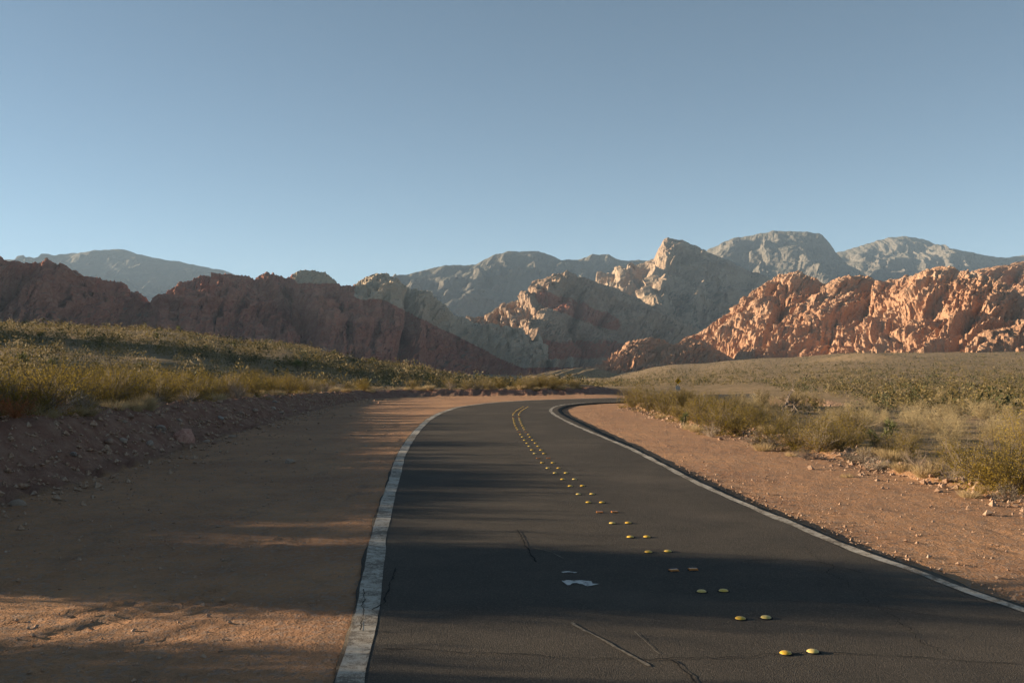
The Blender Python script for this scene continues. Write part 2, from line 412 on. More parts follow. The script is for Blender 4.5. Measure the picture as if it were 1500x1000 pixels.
def on_road_strip(name, Q, half_l, half_r, mat, parent, lift=0.004, ragged=0.0, seed=1, cols=5):
    """a sheet laid on the road along a line"""
    Nn = normals2(Q); s = np.arange(len(Q))
    a = -half_l + ragged * fbm2(s * 0.19, s * 0 + 1.5, 4, seed); c_ = half_r + ragged * fbm2(s * 0.17, s * 0 + 7.5, 4, seed + 5)
    tt = np.linspace(0, 1, cols)
    off = a[:, None] * (1 - tt) + c_[:, None] * tt
    xy = Q[:, None, :] + Nn[:, None, :] * off[..., None]
    x = xy[..., 0].ravel(); y = xy[..., 1].ravel()
    d1 = np.abs(side_dist(LQ, LN, x, y)); d2 = np.abs(side_dist(RQ, RN, x, y)); q = d1 / np.maximum(d1 + d2, 1e-3)
    z = ROAD_Z + 0.012 * fbm2(x * 0.5, y * 0.5, 3, 14) + 0.02 * np.sin(q * math.pi) + lift - dip(x, y)
    return link(name, mesh_np(name, np.stack([x, y, z], 1), grid_faces(len(Q), cols)), mat, parent)

m, nt, b = new_mat('worn_white_paint'); N = NT(nt); P = N.pos()
w1 = N.noise(P, 9, 6, 0.75); w2 = N.noise(P, 1.1, 4, 0.6); spk = N.voro(P, 85, 'F1', 'Color')
wear = N.math('ADD', N.math('MULTIPLY', w1, 0.75), N.math('ADD', N.math('MULTIPLY', w2, 0.45), N.math('MULTIPLY', spk, 0.12)))
c = N.ramp(wear, [(0.48, (0.52, 0.48, 0.42)), (0.64, (0.40, 0.355, 0.29)), (0.74, (0.16, 0.13, 0.10))])
nt.links.new(c, b.inputs['Base Color']); b.inputs['Roughness'].default_value = 0.8
nt.links.new(N.bump(N.math('ADD', w1, N.math('MULTIPLY', spk, 0.4)), 0.5, 0.01), b.inputs['Normal'])
M_WHITE = m
selL = LQ[(np.arange(len(LQ)) > 150)]; selR = RQ[(np.arange(len(RQ)) > 150)]
on_road_strip('edge_line', selL, 0.10, 0.12, M_WHITE, road, 0.005, 0.016, 3)
on_road_strip('edge_line', selR, 0.08, 0.06, M_WHITE, road, 0.005, 0.03, 8)

m, nt, b = new_mat('crack_tar'); b.inputs['Base Color'].default_value = (0.012, 0.011, 0.010, 1); M_TAR = m
m, nt, b = new_mat('scuffed_paint'); N = NT(nt); P = N.pos()
nt.links.new(N.ramp(N.noise(P, 20, 5, 0.7), [(0.35, (0.08, 0.07, 0.057)), (0.6, (0.21, 0.18, 0.14))]), b.inputs['Base Color']); M_SCUFF = m
m, nt, b = new_mat('white_paint_spill'); N = NT(nt); P = N.pos()
nt.links.new(N.ramp(N.noise(P, 14, 5, 0.7), [(0.3, (0.2, 0.19, 0.18)), (0.55, (0.62, 0.60, 0.56))]), b.inputs['Base Color']); M_SPILL = m

def px_g(px, py, z=0.05):
    Y = (CAMZ - z) * F / (py - HOR); return ((px - 750) / F * Y, Y)
def px_line(pts, z=0.05, step=0.04, jag=0.0, seed=0):
    P = np.array([px_g(a, c, z) for a, c in pts])
    Q = resample(P, max(6, int(np.hypot(*np.diff(P, axis=0).T).sum() / step)))
    if jag:
        s = np.arange(len(Q)) * step
        Q = Q + normals2(Q) * (jag * fbm2(s * 2.2, s * 0 + seed, 5, seed, gain=0.65))[:, None]
    return Q
for k, (pts, w, jag) in enumerate([([(560, 948), (720, 957), (860, 964), (990, 966), (1090, 962), (1180, 957), (1330, 962), (1490, 972)], 0.011, 0.05),
                                   ([(758, 776), (768, 795), (784, 823)], 0.016, 0.03), ([(735, 781), (757, 777), (812, 783)], 0.007, 0.03),
                                   ([(985, 967), (1002, 980), (1020, 1000)], 0.014, 0.03), ([(1090, 822), (1140, 819), (1200, 822), (1260, 838)], 0.009, 0.06),
                                   ([(545, 892), (563, 880), (574, 850), (580, 830)], 0.014, 0.02), ([(1130, 880), (1250, 886), (1400, 905)], 0.006, 0.05),
                                   ([(830, 802), (900, 797), (960, 800)], 0.007, 0.04), ([(1180, 800), (1230, 845), (1300, 900), (1380, 960)], 0.006, 0.08),
                                   ([(519, 924), (545, 923), (570, 925)], 0.009, 0.02), ([(527, 868), (566, 867)], 0.009, 0.02), ([(524, 848), (568, 848)], 0.008, 0.02), ([(532, 862), (534, 895), (528, 922)], 0.008, 0.03)]):
    on_road_strip('crack', px_line(pts, 0.06, 0.03, jag, k + 3), w * 0.5, w * 0.5, M_TAR, road, 0.009, w * 0.6, 20 + k, 2)
for k, (pts, w, mt) in enumerate([([(836, 913), (890, 942), (952, 975)], 0.030, M_SCUFF), ([(929, 925), (965, 958)], 0.008, M_SCUFF), ([(783, 803), (806, 808), (826, 818)], 0.014, M_SCUFF)]):
    on_road_strip('scuff_mark', px_line(pts, 0.06, 0.03, 0.01, k + 50), w * 0.5, w * 0.5, mt, road, 0.007, w * 0.4, 60 + k, 3)
for k, (pts, w) in enumerate([([(826, 853), (848, 852), (858, 854), (869, 857)], 0.17), ([(823, 838), (832, 837), (843, 839)], 0.05)]):
    on_road_strip('paint_spill', px_line(pts, 0.06, 0.02, 0.01, k + 70), w * 0.5, w * 0.5, M_SPILL, road, 0.007, w * 0.35, 80 + k, 4)

# ------------------------------------------------------------------ yellow road buttons
m, nt, b = new_mat('yellow_ceramic'); N = NT(nt); P = N.coord()
yc = N.ramp(N.objrand(), [(0.0, (0.62, 0.36, 0.03)), (0.6, (0.74, 0.46, 0.04)), (1.0, (0.66, 0.50, 0.16))])
nt.links.new(N.mix(N.ramp(N.noise(P, 40, 4, 0.7), [(0.5, 0), (0.75, 0.7)]), yc, (0.22, 0.15, 0.08)), b.inputs['Base Color']); b.inputs['Roughness'].default_value = 0.4; b.inputs['Specular IOR Level'].default_value = 0.5
M_BTN = m
m, nt, b = new_mat('amber_reflector'); b.inputs['Base Color'].default_value = (0.45, 0.15, 0.02, 1); b.inputs['Roughness'].default_value = 0.25; b.inputs['Specular IOR Level'].default_value = 0.5; M_AMB = m
m, nt, b = new_mat('bitumen_pad'); b.inputs['Base Color'].default_value = (0.02, 0.019, 0.018, 1); M_PAD = m

def lathe(name, prof, n=18, mat=None):
    a = np.arange(n) * 2 * math.pi / n
    V = [[r * math.cos(q), r * math.sin(q), z] for r, z in prof for q in a] + [[0, 0, prof[-1][1] + 0.001]]
    Fq = []
    for i in range(len(prof) - 1):
        for k in range(n):
            Fq.append((i * n + k, i * n + (k + 1) % n, (i + 1) * n + (k + 1) % n, (i + 1) * n + k))
    top = len(prof) - 1
    for k in range(n): Fq.append((top * n + k, top * n + (k + 1) % n, len(V) - 1, len(V) - 1))
    me = bpy.data.meshes.new(name); me.from_pydata(V, [], [tuple(dict.fromkeys(f)) for f in Fq])
    for p in me.polygons: p.use_smooth = True
    if mat: me.materials.append(mat)
    return me
ME_DOME = lathe('dome', [(0.051, 0.0), (0.051, 0.003), (0.047, 0.009), (0.038, 0.0155), (0.024, 0.0195), (0.010, 0.021)], 20, M_BTN)
ME_PAD = lathe('adhesive_pad', [(0.070, -0.012), (0.066, 0.002), (0.05, 0.004)], 14, M_PAD)
def wedge(name, lx, ly, h, ins, mat):
    V = [(-lx, -ly, 0), (lx, -ly, 0), (lx, ly, 0), (-lx, ly, 0), (-lx * 0.9, -ly + ins, h), (lx * 0.9, -ly + ins, h), (lx * 0.9, ly - ins, h), (-lx * 0.9, ly - ins, h)]
    me = bpy.data.meshes.new(name); me.from_pydata(V, [], [(3, 2, 1, 0), (4, 5, 6, 7), (0, 1, 5, 4), (1, 2, 6, 5), (2, 3, 7, 6), (3, 0, 4, 7)]); me.materials.append(mat); return me
ME_REF = wedge('reflector_housing', 0.052, 0.05, 0.018, 0.03, M_AMB)
ORD = ['first', 'second', 'third', 'fourth', 'fifth', 'sixth', 'seventh', 'eighth', 'ninth', 'tenth', 'eleventh', 'twelfth', 'thirteenth', 'fourteenth', 'fifteenth', 'sixteenth', 'seventeenth', 'eighteenth', 'nineteenth']
TENS = {20: 'twent', 30: 'thirt', 40: 'fort', 50: 'fift', 60: 'sixt', 70: 'sevent', 80: 'eight', 90: 'ninet'}
def ordinal(n):            # 1-based, in words
    if n < 20: return ORD[n - 1]
    if n >= 100: return 'hundred-and-' + ordinal(n - 100) if n > 100 else 'hundredth'
    tn = n // 10 * 10
    return TENS[tn] + 'ieth' if n == tn else TENS[tn] + 'y-' + ORD[n - tn - 1]
CN = normals2(CQ)
cs = np.r_[0, np.cumsum(np.hypot(*np.diff(CQ, axis=0).T))]
i0 = int(np.argmin(np.abs(CQ[:, 1] - 8.23))); row = 0; s = cs[i0]
while s < cs[-1]:
    i = int(np.searchsorted(cs, s)); p = CQ[i]; nn = CN[i]
    if p[1] > 50.5: break
    row += 1
    flat = row in (4, 8, 16, 24, 32)
    ang = math.atan2(nn[1], nn[0])
    for sd in (-1, 1):
        if (row, sd) in ((11, 1), (12, -1)): pass
        q = p + nn * (0.12 * sd + random.uniform(-0.008, 0.008))
        z = road_z(q[0], q[1])
        side = 'left' if sd < 0 else 'right'
        o = empty('road_reflector' if flat else 'road_button', (q[0], q[1] + random.uniform(-.015, .015), z + 0.004), ang + random.uniform(-.1, .1))
        if flat:
            c1 = link('housing', ME_REF, None, o); 
        else:
            c1 = link('dome', ME_DOME, None, o)
        c2 = link('adhesive_pad', ME_PAD, None, o)
        tag(o, ('flat amber road reflector' if flat else 'round yellow road button') + ', %s of the %s pair from the camera' % (side, ordinal(row)), 'road marker', 'yellow markers along the road centre')
    s += 1.075
# ------------------------------------------------------------------ mountains
def rock_mat(name, cols, scrub=None, strata=0.0, scale=0.02, bump=6.0, cream=None):
    m, nt, b = new_mat(name); N = NT(nt); P = N.pos()
    n1 = N.noise(P, scale, 6, 0.65); n2 = N.noise(P, scale * 6, 6, 0.7)
    st = N.noise(N.mapping(P, (0.15, 0.15, 1.6)), scale * 2.2, 5, 0.6)
    f = N.math('ADD', N.math('MULTIPLY', n1, 0.45 * (1 - strata) + 0.15), N.math('ADD', N.math('MULTIPLY', n2, 0.40), N.math('MULTIPLY', st, strata)))
    c = N.ramp(f, [(0.36, cols[0]), (0.5, cols[1]), (0.64, cols[2])])
    if cream is not None:
        k = N.math('ADD', N.attr('tint'), N.math('MULTIPLY', N.math('SUBTRACT', N.noise(P, scale * 2.5, 5, 0.65), 0.5), 0.9))
        c = N.mix(N.ramp(k, [(0.42, 0), (0.58, 1)]), c, cream)
    if scrub is not None:
        g = N.n.new('ShaderNodeNewGeometry'); sx = N.n.new('ShaderNodeSeparateXYZ'); nt.links.new(g.outputs['Normal'], sx.inputs[0])
        k = N.math('ADD', sx.outputs[2], N.math('MULTIPLY', N.math('SUBTRACT', n2, 0.5), 0.8))
        k = N.math('ADD', k, N.math('MULTIPLY', N.attr('scrub'), 0.22))
        c = N.mix(N.ramp(k, [(0.80, 0), (1.0, 0.85)]), c, scrub)
    nt.links.new(c, b.inputs['Base Color']); b.inputs['Roughness'].default_value = 0.95
    h = N.math('ADD', N.math('MULTIPLY', N.noise(P, scale * 9, 6, 0.72), 1.0), N.math('MULTIPLY', N.voro(P, scale * 14), 0.45))
    nt.links.new(N.bump(h, 0.8, bump), b.inputs['Normal'])
    return m

def mountain(name, sil, dist, width, nu, nv, mat, label, seed, ribs=(60, 16), block=(18, 5), prof=0.8, back=0.8, zbase=-25, facing=None, tint=None, scrub=None, jag=1.0, terr=None, extra=None, sil_smooth=2, sharp=False, crag=1.2, strat=None):
    """sil: skyline (px, py); dist: (px, metres) of the ridge; the body falls from the ridge to its foot at the front and to the back"""
    sil = np.array(sil, float); px = np.linspace(sil[0, 0], sil[-1, 0], nu)
    py = np.interp(px, sil[:, 0], sil[:, 1])
    for _ in range(sil_smooth): py[1:-1] = py[1:-1] * 0.5 + 0.25 * (py[:-2] + py[2:])
    py = py + crag * fbm2(px / 16.0, px * 0 + seed, 5, seed + 50, gain=0.62)
    dd = np.array(dist, float); D = np.interp(px, dd[:, 0], dd[:, 1])
    for _ in range(nu // 6): D[1:-1] = D[1:-1] * 0.5 + 0.25 * (D[:-2] + D[2:])
    X = (px - 750) / F * D; Zr = CAMZ + (HOR - py) / F * D
    Q = np.stack([X, D], 1)
    if facing is None:
        n = normals2(Q)
        for _ in range(60): n[1:-1] = n[1:-1] * 0.5 + 0.25 * (n[:-2] + n[2:])
    else: n = np.tile(np.array(facing, float), (nu, 1))
    n /= np.hypot(n[:, 0], n[:, 1])[:, None]
    arc = np.r_[0, np.cumsum(np.hypot(*np.diff(Q, axis=0).T))]
    W = np.interp(px, *np.array(width, float).T) if not np.isscalar(width) else np.full(nu, float(width))
    nf = int(nv * 0.78); nb = nv - nf
    v = np.r_[np.linspace(0, 1, nf), 1 + np.linspace(0, 1, nb + 1)[1:]]
    vf = np.minimum(v, 1); vb = np.maximum(v - 1, 0)
    U = arc[:, None] * np.ones((1, nv)); 
    out = (1 - vf)[None, :] * W[:, None] - vb[None, :] * W[:, None] * back
    pz = np.where(v <= 1, vf ** prof, 1 - vb ** 1.3)
    if terr is not None:                                   # stepped cliffs and ledges
        wob = 0.05 * fbm2(U / 150, out / 150, 3, seed + 70)
        q = np.clip(pz[None, :] + wob, 0, 1)
        st = (np.floor(q * terr) + smooth(0.25, 0.85, q * terr - np.floor(q * terr))) / terr
        pzz = 0.45 * pz[None, :] + 0.55 * st
        fade = smooth(1.0, 0.85, vf)[None, :]
        pzz = pz[None, :] * (1 - fade) + pzz * fade
        Zm = zbase + (Zr - zbase)[:, None] * np.where((v <= 1)[None, :], pzz, pz[None, :])
    else:
        Zm = zbase + (Zr - zbase)[:, None] * pz[None, :]
    Xm = Q[:, 0:1] + n[:, 0:1] * out; Ym = Q[:, 1:2] + n[:, 1:2] * out
    Pm = np.stack([Xm, Ym, Zm], 2)
    # surface normal
    du = np.gradient(Pm, axis=0); dv = np.gradient(Pm, axis=1)
    Nm = np.cross(du, dv); Nm /= np.linalg.norm(Nm, axis=2)[..., None] + 1e-9
    sgn = np.sign((Nm[..., 0] * n[:, 0:1] + Nm[..., 1] * n[:, 1:2]).mean()); Nm *= sgn if sgn else 1
    Nm = Nm * np.where(v <= 1, 1, -1)[None, :, None] if False else Nm
    rs, ra = ribs; bs, ba = block
    wx = U + 0.45 * rs * fbm2(U / (rs * 1.6), Zm / (rs * 1.6), 2, seed + 3); wz = out + 0.3 * rs * fbm2(U / rs, out / rs, 2, seed + 5)
    slope_pos = np.abs(out)
    r1 = (ridged2(wx / rs, wz / (rs * 3.2), 4, seed, gain=0.55) - 0.75) * (1 if sharp else -1)           # spurs and gullies running down the slope
    r2 = np.abs(fbm2(wx / bs, (wz * 0.7 + Zm * 0.7) / (bs * 1.3), 4, seed + 20, gain=0.6)) - 0.35   # rounded knobs parted by clefts
    r3 = 1.3 * (ridged2(U / (bs * 0.42), (out + Zm) / (bs * 0.5), 4, seed + 33, gain=0.66) - 0.7)
    r4 = 0.4 - np.abs(fbm2((wx + 0.5 * out) / (bs * 0.55), Zm / (bs * 1.8), 3, seed + 44, gain=0.6))     # pillars and cracks
    amp = smooth(0.0, 0.12, vf)[None, :] * (0.06 + 0.94 * smooth(1.0, 0.78, vf))[None, :]
    top = (1 - 0.0 * amp)
    disp = ra * r1 * amp + (ba * r2 + ba * 0.30 * r3 + ba * 0.55 * r4) * (0.35 + 0.65 * amp) * jag
    if strat is not None:
        sl, pe, sa = strat; q = (Zm + sl * U + 0.15 * pe * fbm2(U / pe, Zm / pe, 3, seed + 61))
        disp = disp + sa * (ridged2(q / pe, U / (pe * 5), 3, seed + 66, gain=0.6) - 0.7) * amp
    if extra is not None: disp = disp + extra(px[:, None], v[None, :], U, out)
    Pm = Pm + Nm * disp[..., None]
    Pm[..., 2] += ba * 0.22 * r2 * jag * (0.4 + 0.6 * amp)
    tx = np.zeros((nu, nv)); sx = np.zeros((nu, nv))
    ppx = 750 + Pm[..., 0] / Pm[..., 1] * F; ppy = HOR - (Pm[..., 2] - CAMZ) / Pm[..., 1] * F
    if tint is not None: tx = tint(ppx, ppy)
    if scrub is not None: sx = scrub(ppx, ppy)
    fc = grid_faces(nu, nv)
    if sgn > 0: pass
    me = mesh_np(name, Pm.reshape(-1, 3), fc, name == 'hill', {'tint': tx, 'scrub': sx * np.ones((nu, nv))})
    o = link(name, me, mat); tag(o, label, 'mountain', None, 'structure')
    return o

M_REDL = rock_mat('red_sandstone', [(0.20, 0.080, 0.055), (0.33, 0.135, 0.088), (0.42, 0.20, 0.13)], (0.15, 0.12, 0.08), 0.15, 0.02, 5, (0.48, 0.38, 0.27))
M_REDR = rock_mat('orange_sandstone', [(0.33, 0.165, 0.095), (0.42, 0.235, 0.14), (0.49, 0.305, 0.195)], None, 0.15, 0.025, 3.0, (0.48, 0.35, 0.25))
M_MID = rock_mat('tan_sandstone', [(0.28, 0.18, 0.12), (0.37, 0.25, 0.17), (0.45, 0.32, 0.22)], (0.21, 0.16, 0.10), 0.2, 0.012, 7, (0.36, 0.14, 0.085))
M_PEAK = rock_mat('banded_sandstone', [(0.22, 0.155, 0.11), (0.31, 0.22, 0.155), (0.40, 0.295, 0.205)], (0.18, 0.145, 0.10), 0.35, 0.008, 9)
M_FAR = rock_mat('grey_limestone', [(0.075, 0.069, 0.061), (0.105, 0.094, 0.080), (0.150, 0.132, 0.108)], (0.15, 0.14, 0.105), 0.70, 0.004, 12)

# far grey ranges
mountain('mountain', [(-120, 400), (0, 381), (52, 378), (90, 374), (140, 367), (180, 365), (215, 376), (260, 383), (300, 391), (330, 397), (380, 412), (460, 440), (560, 470)], [(-120, 7600), (560, 7000)], 2600, 300, 110,
         M_FAR, 'hazy blue mountain with a rounded summit, farthest at left', 101, ribs=(420, 70), block=(110, 5), strat=(0.05, 60, 8), sharp=True, prof=0.75, zbase=-60, scrub=lambda a, c: 0.15 + 0 * a, terr=6)
mountain('mountain', [(470, 470), (540, 425), (592, 404), (650, 389), (697, 388), (720, 374), (745, 368), (772, 369), (790, 367), (822, 381), (850, 380), (868, 372), (892, 374), (912, 382), (946, 381), (985, 392), (1040, 420), (1120, 470)],
         [(470, 4700), (700, 5000), (1120, 5600)], 1700, 390, 140, M_FAR, 'grey limestone mountain with pale ledges behind the central hill', 111, ribs=(260, 46), block=(70, 5), strat=(0.05, 60, 8), sharp=True, prof=0.8, zbase=-60, terr=7, facing=(-0.2, -0.98))
mountain('mountain', [(900, 470), (980, 400), (1040, 364), (1075, 349), (1120, 341), (1140, 338), (1180, 339), (1200, 341), (1212, 352), (1224, 370), (1240, 386), (1300, 420), (1380, 470)],
         [(900, 5600), (1380, 5200)], [(900, 1500), (1200, 1300), (1380, 900)], 320, 140, M_FAR, 'flat-topped grey mountain with a cliff edge, right of the leaning peak', 121, ribs=(300, 50), block=(80, 5), strat=(0.05, 60, 8), sharp=True, prof=0.7, zbase=-60, terr=6, facing=(-0.3, -0.95))
mountain('mountain', [(1120, 440), (1180, 385), (1226, 370), (1270, 357), (1305, 348), (1330, 346), (1352, 350), (1380, 362), (1420, 369), (1450, 376), (1475, 378), (1500, 374), (1560, 386), (1680, 420)],
         [(1120, 6300), (1680, 6200)], 1900, 330, 120, M_FAR, 'long grey mountain with a pale bare summit, farthest at right', 131, ribs=(340, 46), block=(90, 5), strat=(0.05, 60, 8), sharp=True, prof=0.8, zbase=-60, terr=6, facing=(-0.1, -1.0))
# leaning peak
def peak_extra(px, v, U, out):
    return 0 * U
mountain('mountain', [(690, 500), (800, 440), (868, 412), (905, 398), (940, 386), (958, 377), (966, 362), (971, 349), (978, 347), (1000, 352), (1020, 361), (1060, 380), (1100, 398), (1130, 408), (1190, 430), (1290, 480)],
         [(690, 2900), (970, 3200), (1290, 3300)], [(690, 500), (970, 1050), (1290, 700)], 420, 195, M_PEAK, 'sharp leaning peak of banded tan rock behind the orange range', 141, ribs=(150, 40), block=(30, 5.5), sharp=True, crag=1.2, strat=(0.43, 80, 24), prof=0.85, zbase=-40, facing=(-0.19, -0.98),
         scrub=lambda a, c: smooth(400, 450, c), terr=5, sil_smooth=1)
# central hill with the red band
def mid_tint(a, c):
    band = np.exp(-((c - (438 + (a - 800) * 0.36)) / 15) ** 2) * smooth(770, 800, a) * smooth(930, 890, a)
    low = np.exp(-((c - 512) / 16) ** 2) * smooth(740, 765, a) * smooth(930, 900, a)
    return np.maximum(band, 0.95 * low)
mountain('mountain', [(590, 515), (640, 490), (700, 465), (760, 438), (790, 414), (805, 405), (822, 399), (830, 396), (842, 404), (870, 412), (900, 422), (940, 440), (985, 460), (1040, 490), (1110, 520)],
         [(590, 1750), (830, 2050), (1110, 2200)], [(590, 250), (830, 620), (1110, 350)], 410, 210, M_MID, 'tan hill with a band of red rock at its centre', 151, ribs=(80, 22), block=(18, 4.5), crag=2.2, strat=(0.39, 44, 13), prof=0.9, zbase=-60, facing=(-0.18, -0.98),
         tint=mid_tint, scrub=lambda a, c: smooth(440, 480, c) * 0.8 - 0.5 * mid_tint(a, c))
# left red ranges
def left_tint(a, c):
    t1 = smooth(424, 406, c) * smooth(418, 440, a) * smooth(505, 490, a)
    t2 = smooth(0, 1, ((405 + np.clip(a - 560, 0, 200) * 0.50 + 40) - c) / 14) * smooth(508, 530, a)
    return np.maximum(t1, t2)
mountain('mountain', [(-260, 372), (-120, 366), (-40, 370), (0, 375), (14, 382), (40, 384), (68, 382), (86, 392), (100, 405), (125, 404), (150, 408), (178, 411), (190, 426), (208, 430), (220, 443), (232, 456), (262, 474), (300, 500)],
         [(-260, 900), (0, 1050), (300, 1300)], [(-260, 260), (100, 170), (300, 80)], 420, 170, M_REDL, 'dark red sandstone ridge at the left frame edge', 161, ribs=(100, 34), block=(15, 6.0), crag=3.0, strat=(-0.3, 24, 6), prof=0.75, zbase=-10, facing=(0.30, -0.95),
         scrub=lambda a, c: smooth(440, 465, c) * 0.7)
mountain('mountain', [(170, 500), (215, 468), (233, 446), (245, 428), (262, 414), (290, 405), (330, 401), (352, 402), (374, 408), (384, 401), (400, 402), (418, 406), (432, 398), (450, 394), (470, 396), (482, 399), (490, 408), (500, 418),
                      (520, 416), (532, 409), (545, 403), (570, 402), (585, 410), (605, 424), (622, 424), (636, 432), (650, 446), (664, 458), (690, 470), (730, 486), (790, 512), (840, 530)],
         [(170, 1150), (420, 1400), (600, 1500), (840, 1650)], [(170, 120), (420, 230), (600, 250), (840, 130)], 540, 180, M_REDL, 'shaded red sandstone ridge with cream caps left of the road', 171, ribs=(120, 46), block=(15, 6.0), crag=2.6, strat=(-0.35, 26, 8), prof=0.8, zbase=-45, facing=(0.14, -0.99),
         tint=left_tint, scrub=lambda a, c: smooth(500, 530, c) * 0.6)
# right orange range, its face turned to the low sun
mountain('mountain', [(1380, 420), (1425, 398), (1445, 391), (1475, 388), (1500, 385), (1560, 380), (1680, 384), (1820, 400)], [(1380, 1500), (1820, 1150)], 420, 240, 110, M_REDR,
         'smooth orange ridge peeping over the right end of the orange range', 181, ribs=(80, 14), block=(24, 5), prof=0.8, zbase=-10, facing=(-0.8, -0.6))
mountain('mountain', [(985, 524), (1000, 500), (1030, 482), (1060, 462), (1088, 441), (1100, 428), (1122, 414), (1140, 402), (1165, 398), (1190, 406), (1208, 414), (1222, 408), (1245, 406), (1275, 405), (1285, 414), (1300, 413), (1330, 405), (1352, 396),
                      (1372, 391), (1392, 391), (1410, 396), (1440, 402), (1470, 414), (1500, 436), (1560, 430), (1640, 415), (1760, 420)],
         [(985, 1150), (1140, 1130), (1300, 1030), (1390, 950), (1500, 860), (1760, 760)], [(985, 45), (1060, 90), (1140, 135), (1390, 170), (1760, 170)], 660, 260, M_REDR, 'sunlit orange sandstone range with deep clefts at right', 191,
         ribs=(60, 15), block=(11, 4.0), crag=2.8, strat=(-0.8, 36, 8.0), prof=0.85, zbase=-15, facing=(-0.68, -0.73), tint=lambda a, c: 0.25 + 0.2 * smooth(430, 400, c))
mountain('mountain', [(885, 548), (905, 528), (925, 516), (940, 498), (955, 494), (972, 500), (990, 506), (1010, 492), (1030, 500), (1060, 520), (1090, 540)], [(885, 1010), (1090, 1000)], 80, 240, 90, M_REDR,
         'low orange rock outcrop at the left foot of the orange range', 201, ribs=(28, 7), block=(8, 4.5), crag=3.0, prof=0.8, zbase=-15, facing=(-0.6, -0.8))
mountain('hill', [(760, 556), (800, 546), (825, 541), (850, 538.5), (875, 540), (890, 544), (930, 556)], [(760, 700), (930, 710)], 60, 120, 40, M_SOIL, 'pale sunlit mound in the valley beyond the bend', 211, ribs=(40, 1.0), block=(12, 0.4), prof=0.7, zbase=-16, facing=(-0.5, -0.86))

# ------------------------------------------------------------------ plants
def leaf_mat(name, c0, c1, c2, trans=0.25):
    m, nt, b = new_mat(name); N = NT(nt); P = N.coord()
    f = N.math('ADD', N.math('MULTIPLY', N.objrand(), 0.45), N.math('MULTIPLY', N.noise(P, 3.5, 4, 0.7), 0.55))
    c = N.ramp(f, [(0.2, c0), (0.5, c1), (0.8, c2)])
    nt.links.new(c, b.inputs['Base Color']); b.inputs['Roughness'].default_value = 0.7
    if trans:
        tr = N.n.new('ShaderNodeBsdfTranslucent'); nt.links.new(c, tr.inputs[0])
        mx = N.n.new('ShaderNodeMixShader'); mx.inputs[0].default_value = trans
        out = nt.nodes['Material Output']
        nt.links.new(b.outputs[0], mx.inputs[1]); nt.links.new(tr.outputs[0], mx.inputs[2]); nt.links.new(mx.outputs[0], out.inputs[0])
    return m
M_CREO = leaf_mat('creosote_leaf', (0.16, 0.115, 0.018), (0.235, 0.17, 0.026), (0.30, 0.21, 0.04), 0.42)
M_CSTEM = leaf_mat('creosote_stem', (0.10, 0.08, 0.06), (0.15, 0.12, 0.09), (0.2, 0.16, 0.12), 0)
M_STRAW = leaf_mat('straw', (0.36, 0.26, 0.13), (0.46, 0.34, 0.18), (0.52, 0.40, 0.23), 0.25)
M_PALE = leaf_mat('pale_brush', (0.36, 0.28, 0.15), (0.46, 0.36, 0.20), (0.54, 0.43, 0.25), 0.35)
M_GREY = leaf_mat('grey_brush', (0.15, 0.125, 0.095), (0.21, 0.175, 0.13), (0.28, 0.235, 0.17), 0.1)
M_TWIG = leaf_mat('dead_twig', (0.17, 0.13, 0.10), (0.25, 0.195, 0.15), (0.34, 0.28, 0.22), 0)
M_RUST = leaf_mat('rust_brush', (0.27, 0.10, 0.04), (0.34, 0.13, 0.055), (0.40, 0.18, 0.08), 0.2)
M_YEL2 = leaf_mat('yellow_brush', (0.34, 0.24, 0.035), (0.45, 0.32, 0.05), (0.52, 0.38, 0.08), 0.3)
M_YUC = leaf_mat('yucca_blade', (0.085, 0.10, 0.035), (0.13, 0.145, 0.05), (0.2, 0.19, 0.08), 0.1)
M_YTR = leaf_mat('yucca_trunk', (0.10, 0.075, 0.055), (0.15, 0.115, 0.08), (0.2, 0.16, 0.11), 0)

class Acc:
    def __init__(s): s.V = []; s.F = []; s.n = 0
    def add(s, V, Fq):
        s.V.append(np.asarray(V, np.float32)); s.F.append(np.asarray(Fq, np.int32) + s.n); s.n += len(V)
    def mesh(s, name, mat, sm=False):
        me = mesh_np(name, np.vstack(s.V), np.vstack(s.F), sm); me.materials.append(mat); return me
def tube(acc, P, r0, r1, n=3):
    P = np.asarray(P, float); k = len(P); T = np.gradient(P, axis=0); T /= np.linalg.norm(T, axis=1)[:, None] + 1e-9
    a = np.cross(T, [0.31, 0.9, 0.2]); a /= np.linalg.norm(a, axis=1)[:, None] + 1e-9; b = np.cross(T, a)
    rr = np.linspace(r0, r1, k); q = np.arange(n) * 2 * math.pi / n
    V = P[:, None, :] + rr[:, None, None] * (np.cos(q)[None, :, None] * a[:, None, :] + np.sin(q)[None, :, None] * b[:, None, :])
    Fq = [(i * n + j, i * n + (j + 1) % n, (i + 1) * n + (j + 1) % n, (i + 1) * n + j) for i in range(k - 1) for j in range(n)]
    acc.add(V.reshape(-1, 3), Fq)
def leaves(acc, C, size, g, flat=False):
    """small quads at random angles about the points C"""
    n = len(C); a = g.normal(size=(n, 3)); a /= np.linalg.norm(a, axis=1)[:, None]; b = np.cross(a, g.normal(size=(n, 3))); b /= np.linalg.norm(b, axis=1)[:, None] + 1e-9
    s = (size * g.uniform(0.6, 1.4, n))[:, None]
    V = np.stack([C - a * s, C + b * s * 0.45, C + a * s, C - b * s * 0.45], 1).reshape(-1, 3)
    acc.add(V, np.arange(4 * n).reshape(-1, 4))
